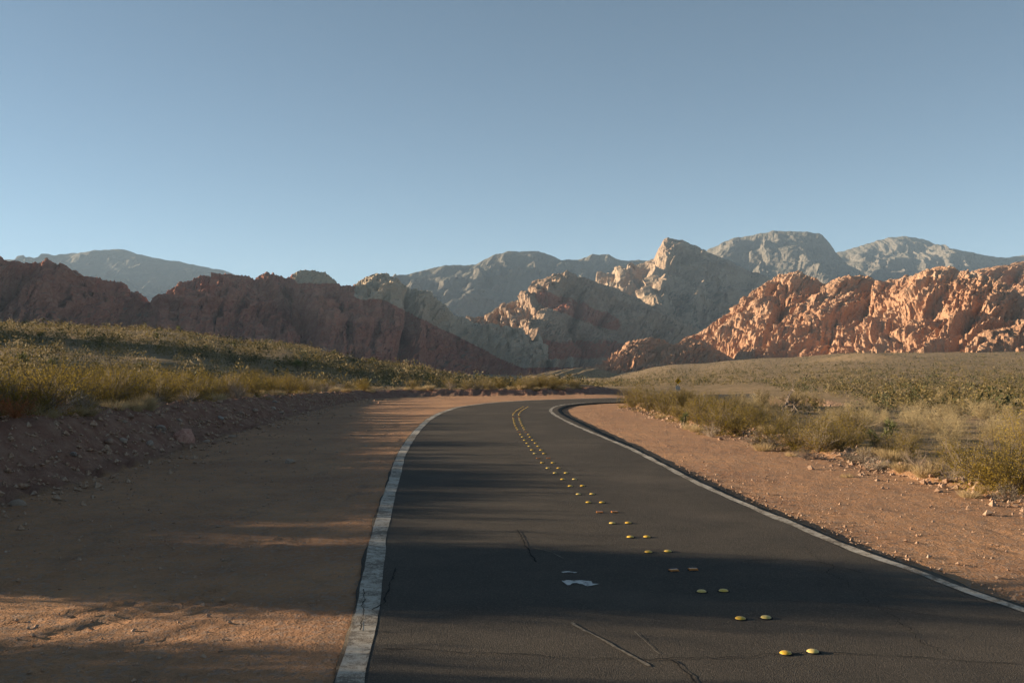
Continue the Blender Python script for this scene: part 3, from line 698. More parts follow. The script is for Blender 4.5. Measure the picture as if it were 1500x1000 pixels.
def blades(acc, B, Tp, w, g):
    """thin triangle-like strips from B to Tp (quads that close to a point)"""
    n = len(B); d = Tp - B; sd = np.cross(d, g.normal(size=(n, 3))); sd /= np.linalg.norm(sd, axis=1)[:, None] + 1e-9
    sag = B + d * 0.55; sag[:, 2] += 0.06 * np.linalg.norm(d, axis=1)
    V = np.stack([B - sd * w, B + sd * w, sag + sd * w * 0.8, sag - sd * w * 0.8, Tp + sd * w * 0.15, Tp - sd * w * 0.15], 1).reshape(-1, 3)
    i = np.arange(n) * 6
    acc.add(V, np.vstack([np.stack([i, i + 1, i + 2, i + 3], 1), np.stack([i + 3, i + 2, i + 4, i + 5], 1)]))

def shrub(seed, h=1.3, spread=0.75, stems=20, leafn=1900, leafs=0.024, twigs=7, lowbare=0.3, wob=0.18, thick=0.011):
    """many-stemmed open shrub: returns stem and foliage meshes' accumulators"""
    g = np.random.default_rng(seed); st = Acc(); lf = Acc(); tips = []
    for k in range(stems):
        a = g.uniform(0, 6.283); lean = spread * math.sqrt(g.uniform(0.02, 1)); hh = h * g.uniform(0.70, 1.08) * (1 - 0.62 * (lean / spread) ** 2)
        tt = np.linspace(0, 1, 6)[:, None]
        end = np.array([math.cos(a) * lean, math.sin(a) * lean, hh])
        P = np.array([math.cos(a), math.sin(a), 0]) * 0.07 * g.uniform(0, 1) + end * np.c_[tt ** 0.85, tt ** 0.85, tt ** 0.95] if False else end * np.hstack([tt ** 1.0, tt ** 1.0, tt ** 0.88])
        P = P + np.cumsum(g.normal(size=(6, 3)) * wob * 0.16 * h, axis=0) * tt
        tube(st, P, thick, thick * 0.35)
        for _ in range(twigs):
            s0 = g.uniform(lowbare, 0.95); i = int(s0 * 5); f = s0 * 5 - i
            B = P[i] * (1 - f) + P[min(i + 1, 5)] * f
            d = g.normal(size=3) * 0.55 + np.array([math.cos(a) * 0.5, math.sin(a) * 0.5, 0.75]); d /= np.linalg.norm(d)
            L = h * g.uniform(0.14, 0.34)
            E = B + d * L; mid_ = B + d * L * 0.5 + g.normal(size=3) * 0.02 * h
            tube(st, [B, mid_, E], thick * 0.45, thick * 0.18)
            tips.append((B, E))
    tips = np.array(tips); n = leafn; i = g.integers(0, len(tips), n); f = g.uniform(0.1, 1.05, n)[:, None]
    C = tips[i, 0] * (1 - f) + tips[i, 1] * f + g.normal(size=(n, 3)) * 0.028 * h
    k_ = n // 4; a_ = g.uniform(0, 6.283, k_); q_ = spread * 0.95 * np.sqrt(g.uniform(0.15, 1, k_)); clump = 0.6 + 0.5 * np.sin(a_ * 5 + seed)
    C[:k_] = np.stack([np.cos(a_) * q_, np.sin(a_) * q_, h * g.uniform(0.05, 0.55, k_) * clump], 1)          # low skirt of leaves
    C[:, 2] = np.maximum(C[:, 2], 0.04)
    if leafn: leaves(lf, C, leafs, g)
    return st, lf

def tuft(seed, h=0.4, r=0.3, n=260, w=0.0035):
    g = np.random.default_rng(seed); ac = Acc()
    a = g.uniform(0, 6.283, n); rr = r * 0.55 * np.sqrt(g.uniform(0, 1, n)); le = g.uniform(0.15, 1.0, n) * r
    B = np.stack([np.cos(a) * rr, np.sin(a) * rr, np.zeros(n) - 0.02], 1)
    a2 = a + g.normal(size=n) * 0.7
    T = B + np.stack([np.cos(a2) * le, np.sin(a2) * le, h * g.uniform(0.45, 1.05, n) * (1 - 0.35 * (le / r) ** 2)], 1)
    blades(ac, B, T, w, g); return ac

def yucca(seed, h=1.2, heads=3, L=0.42, nb=75):
    g = np.random.default_rng(seed); tr = Acc(); bl = Acc()
    for k in range(heads):
        a = g.uniform(0, 6.283); hh = h * g.uniform(0.45, 1.0) if heads > 1 else h; lean = 0.22 * hh * (heads > 1)
        P = np.array([[0.03 * math.cos(a), 0.03 * math.sin(a), -0.05], [lean * 0.45 * math.cos(a), lean * 0.45 * math.sin(a), hh * 0.5], [lean * math.cos(a), lean * math.sin(a), hh]])
        tube(tr, P, 0.085, 0.07, 7)
        C = P[-1]; d = g.normal(size=(nb, 3)); d[:, 2] = d[:, 2] * 0.8 + 0.45; d /= np.linalg.norm(d, axis=1)[:, None]
        B = C + d * 0.05 - np.array([0, 0, 1]) * g.uniform(0, 0.16, nb)[:, None]
        blades(bl, B, B + d * (L * g.uniform(0.75, 1.1, nb))[:, None], 0.014, g)
    return tr, bl

PROT = {}
def proto(kind, parts):
    PROT.setdefault(kind, []).append(parts)      # list of (part name, mesh)
for k in range(6):
    st, lf = shrub(300 + k, 1.3 + 0.08 * (k % 3), 0.92 + 0.10 * (k % 2), 30 + k, 4200, 0.021, 9, 0.10)
    proto('creosote', [('stems', st.mesh('stems', M_CSTEM)), ('foliage', lf.mesh('foliage', M_CREO))])
for k in range(4):
    proto('tuft', [('blades', tuft(330 + k, 0.36, 0.34, 420, 0.0035).mesh('blades', M_STRAW))])
    st, lf = shrub(340 + k, 1.15, 0.85, 34, 2600, 0.017, 9, 0.1, 0.12, 0.006)
    proto('pale', [('stems', st.mesh('stems', M_PALE)), ('foliage', lf.mesh('foliage', M_PALE))])
    st, lf = shrub(350 + k, 0.48, 0.48, 34, 1500, 0.014, 7, 0.05, 0.14, 0.006)
    proto('grey', [('stems', st.mesh('stems', M_TWIG)), ('foliage', lf.mesh('foliage', M_GREY))])
for k in range(3):
    st, lf = shrub(360 + k, 0.75, 0.65, 30, 0, 0.02, 12, 0.1, 0.35, 0.007)
    proto('twig', [('twigs', st.mesh('twigs', M_TWIG))])
    st, lf = shrub(365 + k, 0.5, 0.55, 30, 1700, 0.013, 7, 0.05, 0.12, 0.005)
    proto('rust', [('stems', st.mesh('stems', M_RUST)), ('foliage', lf.mesh('foliage', M_RUST))])
    tr, bl = yucca(370 + k, 0.9 + 0.3 * k, (3, 2, 4)[k])
    proto('yucca', [('trunk', tr.mesh('trunk', M_YTR, True)), ('blades', bl.mesh('blades', M_YUC))])
st, lf = shrub(380, 1.9, 0.9, 34, 3600, 0.022, 9, 0.2, 0.1, 0.008)
proto('yellow', [('stems', st.mesh('stems', M_CSTEM)), ('foliage', lf.mesh('foliage', M_YEL2))])
NAME = {'creosote': 'creosote_bush', 'tuft': 'grass_tuft', 'pale': 'pale_brush', 'grey': 'grey_shrub', 'twig': 'dead_bush', 'rust': 'rust_bush', 'yucca': 'yucca', 'yellow': 'yellow_shrub'}
CATG = {'creosote': 'bush', 'tuft': 'grass', 'pale': 'bush', 'grey': 'bush', 'twig': 'bush', 'rust': 'bush', 'yucca': 'yucca', 'yellow': 'bush'}
LOOK = {'creosote': 'olive green creosote bush', 'tuft': 'dry straw-coloured grass tuft', 'pale': 'pale straw-coloured feathery bush', 'grey': 'low grey-brown shrub', 'twig': 'bare twiggy dead bush', 'rust': 'low rust-red dry bush',
        'yucca': 'spiky green yucca', 'yellow': 'tall yellow-green shrub'}
PLANTS = []      # kind, x, y, scale, zone, special label
def plant(kind, x, y, s=1.0, zone='', label=None, sz=None): PLANTS.append((kind, x, y, s, zone, label, sz))
def plant_px(kind, px, py, hpx, zone, label=None, z0=0.1):
    x, y = px_g(px, py, z0)
    for _ in range(3):
        z = gz(x, y); x, y = px_g(px, py, min(z, 2.0))
    base = {'creosote': 1.3, 'tuft': 0.36, 'pale': 1.15, 'grey': 0.48, 'twig': 0.75, 'rust': 0.5, 'yucca': 1.4, 'yellow': 1.9}[kind]
    plant(kind, x, y, hpx * y / F / base, zone, label)

# right verge, read off the photograph
RV = 'on the right verge'
for kind, px, py, hp, lab in [
    ('creosote', 928, 597, 34, None), ('creosote', 950, 603, 36, None), ('creosote', 975, 610, 34, None), ('creosote', 1000, 615, 38, None), ('creosote', 1022, 622, 40, None), ('creosote', 1052, 636, 50, None), ('creosote', 1078, 634, 46, None),
    ('creosote', 1128, 652, 38, None), ('creosote', 1165, 660, 46, None), ('creosote', 1198, 664, 50, None), ('creosote', 1225, 660, 40, None), ('creosote', 1330, 672, 44, None), ('creosote', 1300, 664, 34, None),
    ('creosote', 1415, 704, 62, None), ('creosote', 1452, 716, 74, None), ('creosote', 1488, 722, 78, None), ('creosote', 1540, 726, 80, None), ('creosote', 1400, 690, 46, None), ('creosote', 1470, 700, 62, None),
    ('creosote', 1090, 622, 32, None), ('creosote', 1250, 655, 34, None), ('creosote', 938, 590, 30, None), ('creosote', 965, 594, 30, None), ('creosote', 990, 598, 30, None),
    ('yucca', 1001, 625, 18, 'small dark agave-like yucca at the foot of the verge bushes'), ('yucca', 1302, 655, 34, 'bright green yucca among the pale brush on the right'), ('yucca', 1283, 662, 26, 'dark green yucca beside the grey shrub on the right verge'),
    ('grey', 1265, 680, 24, None), ('grey', 1285, 682, 22, None), ('grey', 1108, 652, 22, None), ('grey', 1130, 657, 20, None), ('grey', 1245, 676, 18, None), ('grey', 1478, 728, 26, None),
    ('twig', 1345, 690, 32, None), ('twig', 1375, 697, 30, None), ('twig', 1180, 672, 24, None), ('twig', 1395, 706, 22, None), ('twig', 1042, 640, 20, None),
    ('tuft', 1010, 629, 12, None), ('tuft', 1118, 660, 14, None), ('tuft', 1020, 632, 12, None), ('tuft', 1160, 668, 10, None), ('tuft', 1325, 694, 18, None), ('tuft', 1355, 703, 20, None), ('tuft', 1420, 728, 16, None),
    ('tuft', 1300, 684, 14, None), ('tuft', 968, 613, 10, None), ('tuft', 1240, 699, 9, None), ('tuft', 1270, 668, 16, None), ('tuft', 1440, 722, 12, None),
    ('yellow', 1494, 668, 72, 'tall yellow-green shrub at the right frame edge'), ('yellow', 1530, 675, 80, None)]:
    plant_px(kind, px, py, hp * (1.05 if kind == 'creosote' else 1.1), RV, lab)
g = np.random.default_rng(15); s_ = 0.0
es = np.r_[0, np.cumsum(np.hypot(*np.diff(EDGE, axis=0).T))]
while s_ < es[-1] - 60:
    i = int(s_ / 0.3); p = EDGE[i] + EN[i] * g.uniform(1.0, 3.2); pxx = 750 + p[0] / max(p[1], 1) * F
    if 24 < p[1] < 57 and not (1235 < pxx < 1385 and p[1] < 30): plant('creosote', p[0], p[1], g.uniform(0.55, 0.85), RV)
    q = EDGE[i] + EN[i] * g.uniform(0.5, 1.5)
    if 17 < q[1] < 57: plant('grey' if g.uniform() < 0.35 else 'tuft', q[0], q[1], g.uniform(0.6, 1.1), RV)
    s_ += g.uniform(0.8, 1.5)
# pale feathery brush filling the wash behind the verge
WASH = 'in the right-hand wash'
g = np.random.default_rng(5)
for k in range(165):
    Y = g.uniform(22, 88); px = g.uniform(1060, 1540) if Y > 34 else g.uniform(1210, 1560)
    x = (px - 750) / F * Y
    if x < 8.8 + max(0, 45 - Y) * 0.04 + 2: continue
    if Y > 56 and x < 26 + (Y - 60) * 0.25: continue
    plant('pale' if g.uniform() < 0.86 else 'grey', x, Y, g.uniform(0.5, 0.95), WASH)
for k in range(16):
    Y = g.uniform(60, 110); x = g.uniform(26, 60)
    if x > 28 + (Y - 60) * 0.25: plant('creosote', x, Y, g.uniform(0.7, 1.0), WASH)
# left bank: bushes along the crest and behind it
LB = 'on the left bank'
g = np.random.default_rng(9)
def off_foot(s, d):
    i = int(np.clip(s / 0.3, 0, len(FOOT) - 1)); return FOOT[i] - FN[i] * d
fs = np.r_[0, np.cumsum(np.hypot(*np.diff(FOOT, axis=0).T))]
def foot_s(Y): return fs[int(np.argmin(np.abs(FOOT[:200 + 180, 1] - Y)))]
sA, sB = foot_s(16.0), fs[-1] - 58
k = 0
s = sA
while s < sB:
    big = 1.0 if s < foot_s(27) else 1.0
    for d, dens in ((2.6, 0.9), (4.6, 0.95), (7.2, 0.85), (10.0, 0.7), (13.5, 0.6)):
        if g.uniform() < dens:
            p = off_foot(s + g.uniform(-0.5, 0.5), d + g.uniform(-0.7, 0.9))
            ok = p[1] < 72 or d < 6
            if ok and p[1] < 24 and d < 9: plant('creosote', p[0] - 0.4, p[1] + 0.3, 0.9 * g.uniform(0.85, 1.1), LB)
            if ok: plant('creosote', p[0], p[1], big * g.uniform(0.72, 1.10) * (0.9 if d < 4 else 1.0) * (0.78 if p[1] > 52 else 1), LB)
    s += 1.25 if s < foot_s(40) else 1.9
s = foot_s(17)
while s < sB:
    p = off_foot(s + g.uniform(-.3, .3), g.uniform(1.75, 2.7))
    kd = 'tuft' if g.uniform() < 0.7 else ('grey' if g.uniform() < 0.7 else 'twig')
    if -10 < p[0] < -8 and p[1] < 25 and g.uniform() < 0.7: kd = 'rust'
    plant(kd, p[0], p[1], g.uniform(0.7, 1.3), LB)
    s += g.uniform(0.55, 1.4)
for px, py, hp in [(-20, 612, 34), (22, 611, 38), (52, 607, 26), (78, 606, 30)]: plant_px('rust', px, py, hp, LB, None, 1.3)
for px, py, hp in [(110, 607, 18), (68, 611, 20), (165, 600, 22), (195, 598, 20), (130, 604, 16)]: plant_px('tuft', px, py, hp, LB, None, 1.2)
# bushes beyond the left frame edge whose shadows lie across the road
for x, y, s in [(-10.7, 12.7, 1.75), (-10.9, 13.2, 1.8), (-11.6, 12.9, 1.8), (-12.3, 13.6, 1.9), (-11.4, 13.7, 1.7), (-12.8, 12.9, 1.9), (-13.4, 13.7, 1.9), (-10.7, 9.4, 1.1), (-11.1, 8.7, 1.25), (-11.6, 8.0, 1.3), (-10.9, 7.2, 1.2), (-12.0, 9.4, 1.25), (-12.4, 8.6, 1.2), (-11.4, 6.4, 1.3), (-10.9, 5.4, 1.2)]:
    plant('creosote', x, y, s, 'off'); s > 1.4 and plant('creosote', x - 0.35, y + 0.15, s * 0.94, 'off')
# yuccas on the left hillside
LH = 'on the left hillside'
for px, py, hp in [(32, 550, 34), (78, 551, 22), (205, 548, 20), (150, 505, 16), (437, 545, 24), (105, 474, 12), (160, 470, 10), (262, 478, 14), (548, 515, 15), (540, 517, 12), (390, 506, 10), (620, 540, 10), (60, 500, 14), (128, 495, 12), (300, 515, 12), (345, 512, 10), (488, 522, 12), (700, 557, 9), (230, 500, 11), (20, 470, 12)]:
    e = (HOR - py) / F; px_ = px
    # walk out along the sight line until it meets the ground
    for Y in np.arange(24, 170, 1.0):
        x = (px_ - 750) / F * Y
        if gz(x, Y) >= CAMZ + e * Y: break
    plant('yucca', x, Y, hp * Y / F / 1.4, LH)

cnt = {}
order = sorted(range(len(PLANTS)), key=lambda i: PLANTS[i][1] / PLANTS[i][2])
ZPHR = {LB: 'from the left', LH: 'from the left', RV: 'from the bend', WASH: 'from the bend'}
pxy = np.array([(p[1], p[2]) for p in PLANTS]); pz_ = terrain(pxy[:, 0], pxy[:, 1])[0]
for i in order:
    kind, x, y, s, zone, lab, sz = PLANTS[i]
    px = 750 + x / y * F
    o = empty(NAME[kind], (x, y, pz_[i] - 0.03), random.uniform(0, 6.28), s * random.uniform(0.96, 1.04))
    vs = PROT[kind]; parts = vs[random.randrange(len(vs))]
    for pn, me in parts: link(pn, me, None, o)
    if lab is None:
        if zone == 'off' or px < -40 or px > 1545:
            c_ = cnt[(kind, x < 0)] = cnt.get((kind, x < 0), 0) + 1
            lab = '%s beyond the %s frame edge, %s from the left' % (LOOK[kind], 'left' if x < 0 else 'right', ordinal(c_)); grp = 'plants beside the frame'
        else:
            c_ = cnt[(kind, zone)] = cnt.get((kind, zone), 0) + 1
            lab = '%s %s, %s %s' % (LOOK[kind], zone, ordinal(c_), ZPHR[zone]); grp = NAME[kind].replace('_', ' ') + 's ' + zone
    else: grp = NAME[kind].replace('_', ' ') + 's ' + zone
    tag(o, lab, CATG[kind], grp)

# dead snag in the wash
st = Acc(); g = np.random.default_rng(77)
tube(st, [(0, 0, -.1), (0.05, 0, .3), (0.0, 0.03, .6), (0.12, 0, .85)], 0.035, 0.02, 6)
br = Acc()
for k in range(16):
    a = g.uniform(0, 6.28); z0 = g.uniform(0.25, 0.85); P = [np.array([0.04, 0, z0])]
    d = np.array([math.cos(a) * 0.8, math.sin(a) * 0.8, g.uniform(-0.1, 0.9)])
    for _ in range(5): d = d + g.normal(size=3) * 0.55; d /= np.linalg.norm(d); P.append(P[-1] + d * g.uniform(0.09, 0.17))
    tube(br, P, 0.026, 0.008, 4)
x, y = (1152 - 750) / F * 40, 40.0
o = empty('dead_snag', (x, y, gz(x, y)), 0.4, 1.35)
link('trunk', st.mesh('trunk', M_TWIG, True), None, o); link('branches', br.mesh('branches', M_TWIG), None, o)
tag(o, 'twisted bare dead snag among pale brush right of the bend', 'snag')

# far scrub: too many to count
def scrub_mass(name, n, sampler, kmin, kmax, mats, label, seed, hmul=1.0):
    g = np.random.default_rng(seed); x, y = sampler(g, n)
    z = terrain(x, y)[0]; r = np.hypot(x, y)
    V = []; Fq = []; mi = []; off = 0
    k = np.clip((4200 / r), kmin, kmax).astype(int)
    for kk in np.unique(k):
        idx = np.where(k == kk)[0]; m_ = len(idx)
        h = hmul * g.gamma(5, 0.11, m_) * 1.0 + 0.2; h = np.clip(h, 0.25, 1.5)
        w = h * g.uniform(0.55, 0.95, m_)
        d = g.normal(size=(m_, kk, 3)); d /= np.linalg.norm(d, axis=2)[..., None]; d[..., 2] = np.abs(d[..., 2])
        rad = g.uniform(0.35, 1.0, (m_, kk)) ** 0.6
        C = np.stack([x[idx], y[idx], z[idx]], 1)[:, None, :] + d * rad[..., None] * np.stack([w, w, h], 1)[:, None, :]
        a = g.normal(size=(m_, kk, 3)); a /= np.linalg.norm(a, axis=2)[..., None]; b_ = np.cross(a, g.normal(size=(m_, kk, 3))); b_ /= np.linalg.norm(b_, axis=2)[..., None]
        sz = (h[:, None] * (0.62 / math.sqrt(kk)) * g.uniform(0.7, 1.4, (m_, kk)))[..., None]
        Q = np.stack([C - a * sz, C + b_ * sz * 0.42, C + a * sz, C - b_ * sz * 0.42], 2).reshape(-1, 3)
        V.append(Q); Fq.append(np.arange(len(Q)).reshape(-1, 4) + off); off += len(Q)
        mi.append(np.repeat(g.choice(len(mats), m_, p=[q for _, q in mats]), kk))
    me = mesh_np(name, np.vstack(V), np.vstack(Fq), False, None, None)
    for mm, _ in mats: me.materials.append(mm)
    me.polygons.foreach_set('material_index', np.concatenate(mi).astype(np.int32))
    return tag(link(name, me), label, 'scrub', None, 'stuff')
def samp_left(g, n):
    u = g.uniform(-120, 880, n); Y = np.where(g.uniform(0, 1, n) < 0.55, np.exp(g.uniform(np.log(26), np.log(175), n)), g.uniform(85, 178, n)); x = (u - 750) / F * Y
    d = -side_dist(FOOT, FN, x, Y); k = d > 5; return x[k], Y[k]
def samp_right(g, n):
    u = g.uniform(870, 1600, n); Y = np.exp(g.uniform(np.log(48), np.log(900), n)); x = (u - 750) / F * Y
    d = np.full(n, 99.0); m_ = np.hypot(x, Y) < 200; d[m_] = side_dist(EDGE, EN, x[m_], Y[m_]); k = (d > 3.5) & (g.uniform(0, 1, n) < np.clip(Y / 300, 0.10, 1) * np.clip(0.75 + 0.9 * fbm2(x / 30, Y / 30, 3, 91), 0.15, 1)); return x[k], Y[k]
M_SC1 = leaf_mat('scrub_olive', (0.13, 0.098, 0.035), (0.18, 0.135, 0.048), (0.225, 0.168, 0.065), 0.25)
M_SC2 = leaf_mat('scrub_grey', (0.18, 0.14, 0.07), (0.25, 0.19, 0.10), (0.31, 0.24, 0.135), 0.25)
M_SC3 = leaf_mat('scrub_dark', (0.05, 0.055, 0.022), (0.07, 0.07, 0.03), (0.09, 0.085, 0.04), 0.1)
scrub_mass('hillside_scrub', 4600, samp_left, 24, 105, [(M_SC1, 0.34), (M_SC2, 0.42), (M_SC3, 0.24)], 'mixed grey and olive scrub covering the left hillside', 41)
scrub_mass('plain_scrub', 20000, samp_right, 7, 60, [(M_SC1, 0.40), (M_SC2, 0.22), (M_SC3, 0.38)], 'sparse grey scrub dotting the plain below the orange range', 42, 1.1)

# ------------------------------------------------------------------ rocks and gravel
m, nt, b = new_mat('loose_rock'); N = NT(nt); P = N.coord()
c = N.ramp(N.objrand(), [(0.0, (0.30, 0.17, 0.12)), (0.4, (0.36, 0.25, 0.18)), (0.75, (0.42, 0.33, 0.26)), (1.0, (0.30, 0.27, 0.24))])
c = N.mix(N.ramp(N.noise(P, 9, 5, 0.7), [(0.4, 0), (0.7, 0.6)]), c, (0.2, 0.13, 0.09))
nt.links.new(c, b.inputs['Base Color']); nt.links.new(N.bump(N.noise(P, 14, 5, 0.7), 0.6, 0.03), b.inputs['Normal']); M_ROCK = m
m, nt, b = new_mat('pink_rock'); N = NT(nt); P = N.coord()
nt.links.new(N.ramp(N.noise(P, 6, 5, 0.7), [(0.35, (0.36, 0.17, 0.12)), (0.65, (0.52, 0.30, 0.23))]), b.inputs['Base Color']); nt.links.new(N.bump(N.noise(P, 12, 5, 0.7), 0.6, 0.03), b.inputs['Normal']); M_PINK = m
import bmesh
def rock_mesh(seed, sub=2, sx=1, sy=1, sz=0.7):
    bm = bmesh.new(); bmesh.ops.create_icosphere(bm, subdivisions=sub, radius=1.0)
    co = np.array([v.co[:] for v in bm.verts]); g = np.random.default_rng(seed)
    for _ in range(7):                           # flat facets
        n = g.normal(size=3); n /= np.linalg.norm(n); dlim = g.uniform(0.5, 0.8); pr = co @ n
        co = co - np.clip(pr - dlim, 0, None)[:, None] * n * 0.9
    co *= 1 + 0.10 * noise2(co[:, 0] * 2 + seed, co[:, 1] * 2 + co[:, 2] * 1.7, seed)[:, None]
    co *= np.array([sx, sy, sz])
    for v, p in zip(bm.verts, co): v.co = p
    me = bpy.data.meshes.new('rock'); bm.to_mesh(me); bm.free(); me.materials.append(M_ROCK); return me
ROCKS = [rock_mesh(500 + k, 2, 1, 0.7 + 0.1 * (k % 4), 0.45 + 0.1 * (k % 3)) for k in range(6)]
def put_rock(x, y, s, label, group, me=None, mat=None, rz=None):
    me = me or ROCKS[random.randrange(6)]
    o = bpy.data.objects.new('rock', me); col.objects.link(o)
    o.location = (x, y, gz(x, y) + 0.18 * s); o.rotation_euler = (random.uniform(-.2, .2), random.uniform(-.2, .2), random.uniform(0, 6.28) if rz is None else rz); o.scale = (s, s, s)
    return tag(o, label, 'rock', group)
mp = rock_mesh(520, 3, 1, 0.8, 0.95); mp.materials.clear(); mp.materials.append(M_PINK)
x, y = px_g(272, 645, 0.15); put_rock(x, y, 0.36, 'large pink boulder lying against the foot of the left bank', None, mp, None, 0.5)
x, y = px_g(236, 628, 0.5); put_rock(x, y, 0.22, 'pale grey boulder just left of the pink boulder', None)
x, y = px_g(424, 678, 0.0); put_rock(x, y, 0.17, 'flat pale stone lying alone on the shaded dirt', None)
g = np.random.default_rng(13); RP = []
for k in range(46):
    i = g.integers(int(foot_s(15) / 0.3), int(foot_s(56) / 0.3)); p = FOOT[i] - FN[i] * g.uniform(-0.5, 2.0); RP.append((p[0], p[1], g.uniform(0.05, 0.16), 'L'))
for k in range(40):
    i = g.integers(int(fs[0]), len(EDGE) - 1); p = EDGE[i] + EN[i] * g.uniform(-0.7, 0.9)
    if 14 < p[1] < 58: RP.append((p[0], p[1], g.uniform(0.04, 0.10), 'R'))
for k in range(22): RP.append((g.uniform(-8, -2.8), g.uniform(11, 40), g.uniform(0.025, 0.06), 'D'))
RP.sort(key=lambda q: q[0] / q[1]); cr = {}
for x, y, s, zn in RP:
    px = 750 + x / y * F; cr[zn] = cr.get(zn, 0) + 1
    ph = {'L': 'angular stone on the left bank slope, %s from the left', 'R': 'tan stone along the gravel edge of the right dirt, %s from the bend', 'D': 'small stone lying on the shaded left dirt, %s from the left'}[zn] % ordinal(cr[zn])
    put_rock(x, y, s, ph, {'L': 'stones on the left bank', 'R': 'stones along the right dirt edge', 'D': 'stones on the left dirt'}[zn])

def gravel(name, x, y, s, label, seed):
    g = np.random.default_rng(seed); n = len(x); z = terrain(x, y)[0]
    T = np.array([[1, 0, 0], [-1, 0, 0], [0, 1, 0], [0, -1, 0], [0, 0, 0.8], [0, 0, -0.8]], float)
    V = T[None] * (1 + g.uniform(-0.4, 0.35, (n, 6, 1))); a = g.uniform(0, 6.28, n); ca, sa = np.cos(a)[:, None], np.sin(a)[:, None]
    V = np.stack([V[..., 0] * ca - V[..., 1] * sa, V[..., 0] * sa + V[..., 1] * ca, V[..., 2] + 0.3 * V[..., 0]], 2) * s[:, None, None]
    V = V + np.stack([x, y, z + 0.25 * s], 1)[:, None, :]
    f = np.array([[0, 2, 4], [2, 1, 4], [1, 3, 4], [3, 0, 4], [2, 0, 5], [1, 2, 5], [3, 1, 5], [0, 3, 5]])
    me = mesh_np(name, V.reshape(-1, 3), (f[None] + (np.arange(n) * 6)[:, None, None]).reshape(-1, 3), False)
    return tag(link(name, me, M_GRAV), label, 'gravel', None, 'stuff')
m, nt, b = new_mat('gravel_stone'); N = NT(nt); P = N.pos()
nt.links.new(N.ramp(N.noise(P, 11, 3, 0.8), [(0.3, (0.24, 0.13, 0.085)), (0.5, (0.36, 0.23, 0.15)), (0.68, (0.44, 0.33, 0.25))]), b.inputs['Base Color']); M_GRAV = m
g = np.random.default_rng(21); n = 5200
i = g.integers(int(foot_s(13) / 0.3), int(foot_s(62) / 0.3), n); d = g.normal(0.9, 0.95, n); x = FOOT[i, 0] - FN[i, 0] * d + g.normal(size=n) * 0.15; y = FOOT[i, 1] - FN[i, 1] * d + g.normal(size=n) * 0.15
gravel('bank_gravel', x, y, np.clip(g.gamma(2.2, 0.016, n), 0.012, 0.10), 'broken stones scattered over the shaded left bank', 1)
n = 9000; i = g.integers(140, len(EDGE) - 150, n); d = g.normal(0.3, 0.55, n); x = EDGE[i, 0] + EN[i, 0] * d + g.normal(size=n) * 0.15; y = EDGE[i, 1] + EN[i, 1] * d
gravel('verge_gravel', x, y, np.clip(g.gamma(2.0, 0.017, n), 0.010, 0.095), 'tan gravel windrow along the edge of the right dirt', 2)
n = 3600; i = g.integers(150, 330, n); sd = g.uniform(0, 1, n) < 0.5
ex = np.where(sd, LQ[i, 0] - LN[i, 0] * (0.16 + np.abs(g.normal(0, 0.22, n))), RQ[i, 0] + RN[i, 0] * (0.2 + np.abs(g.normal(0, 0.3, n)))); ey = np.where(sd, LQ[i, 1] - LN[i, 1] * 0.2, RQ[i, 1] + RN[i, 1] * 0.3) + g.uniform(-.1, .1, n)
gravel('edge_gravel', ex, ey, np.clip(g.gamma(2.0, 0.007, n), 0.005, 0.035), 'crumbled pebbles spilling along both edges of the asphalt', 4)
n = 9000; y = np.exp(g.uniform(np.log(6), np.log(48), n)); x = g.uniform(-8.6, 8.8, n)
dl = side_dist(LQ, LN, x, y); dr = side_dist(RQ, RN, x, y); de = side_dist(EDGE, EN, x, y); k = ((dl < -0.35) | (dr > 0.45)) & (de < 0)
gravel('shoulder_gravel', x[k], y[k], np.clip(g.gamma(2.0, 0.006, n), 0.004, 0.03)[k], 'fine loose pebbles on the dirt beside the road', 3)

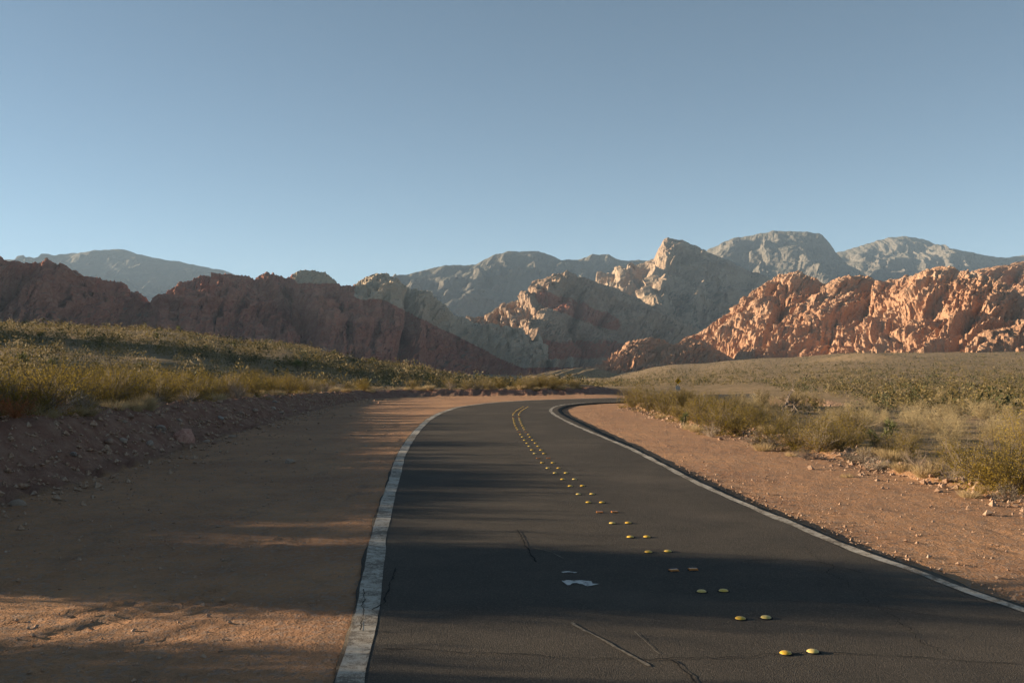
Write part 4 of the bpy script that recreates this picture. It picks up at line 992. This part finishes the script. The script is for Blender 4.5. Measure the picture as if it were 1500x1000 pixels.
# ------------------------------------------------------------------ road sign beyond the bend
m, nt, b = new_mat('sign_yellow'); b.inputs['Base Color'].default_value = (0.62, 0.32, 0.02, 1); b.inputs['Roughness'].default_value = 0.45; M_SY = m
m, nt, b = new_mat('sign_black'); b.inputs['Base Color'].default_value = (0.015, 0.014, 0.013, 1); M_SB = m
m, nt, b = new_mat('sign_grey'); b.inputs['Base Color'].default_value = (0.36, 0.37, 0.36, 1); b.inputs['Roughness'].default_value = 0.5; M_SG = m
def slab(name, pts, th, mat, parent, y=0.0):
    n = len(pts); V = [(a, y - th / 2, c) for a, c in pts] + [(a, y + th / 2, c) for a, c in pts]
    me = bpy.data.meshes.new(name); me.from_pydata(V, [], [tuple(range(n)), tuple(range(2 * n - 1, n - 1, -1))] + [((k + 1) % n, k, k + n, (k + 1) % n + n) for k in range(n)])
    return link(name, me, mat, parent)
sy_ = 130.0; sx_ = (993 - 750) / F * sy_
zc = CAMZ + (HOR - 558.0) / F * sy_; z0 = gz(sx_, sy_)
o = empty('road_sign', (sx_, sy_, z0), 0.0)
hc = zc - z0; dg = 0.43
slab('sign_plate', [(-dg, hc), (0, hc - dg), (dg, hc), (0, hc + dg)], 0.012, M_SY, o, 0)
slab('arrow', [(-0.17, hc - 0.13), (-0.08, hc - 0.20), (0.06, hc + 0.02), (0.14, hc - 0.04), (0.14, hc + 0.19), (-0.08, hc + 0.13), (-0.01, hc + 0.08)], 0.004, M_SB, o, -0.009)
slab('advisory_plate', [(-0.3, hc - 1.2), (0.3, hc - 1.2), (0.3, hc - 0.62), (-0.3, hc - 0.62)], 0.012, M_SG, o, 0)
slab('post', [(-0.04, -0.3), (0.04, -0.3), (0.04, hc + 0.2), (-0.04, hc + 0.2)], 0.05, M_SG, o, 0.035)
tag(o, 'yellow diamond warning sign on a post beyond the bend', 'road sign')

# ------------------------------------------------------------------ air
hz = bpy.data.meshes.new('haze')
x0, x1, y0, y1, za, zb = -9600, 9600, -480, 9600, -90, 900
hz.from_pydata([(x0, y0, za), (x1, y0, za), (x1, y1, za), (x0, y1, za), (x0, y0, zb), (x1, y0, zb), (x1, y1, zb), (x0, y1, zb)], [], [(3, 2, 1, 0), (4, 5, 6, 7), (0, 1, 5, 4), (1, 2, 6, 5), (2, 3, 7, 6), (3, 0, 4, 7)])
m = bpy.data.materials.new('haze_air'); m.use_nodes = True
for n_ in list(m.node_tree.nodes): m.node_tree.nodes.remove(n_)
pv = m.node_tree.nodes.new('ShaderNodeVolumePrincipled'); mo = m.node_tree.nodes.new('ShaderNodeOutputMaterial')
pv.inputs['Color'].default_value = (0.55, 0.76, 1.0, 1); pv.inputs['Density'].default_value = 0.00005
m.node_tree.links.new(pv.outputs[0], mo.inputs['Volume'])
tag(link('haze', hz, m), 'thin pale air between the camera and the mountains', 'haze', None, 'stuff')
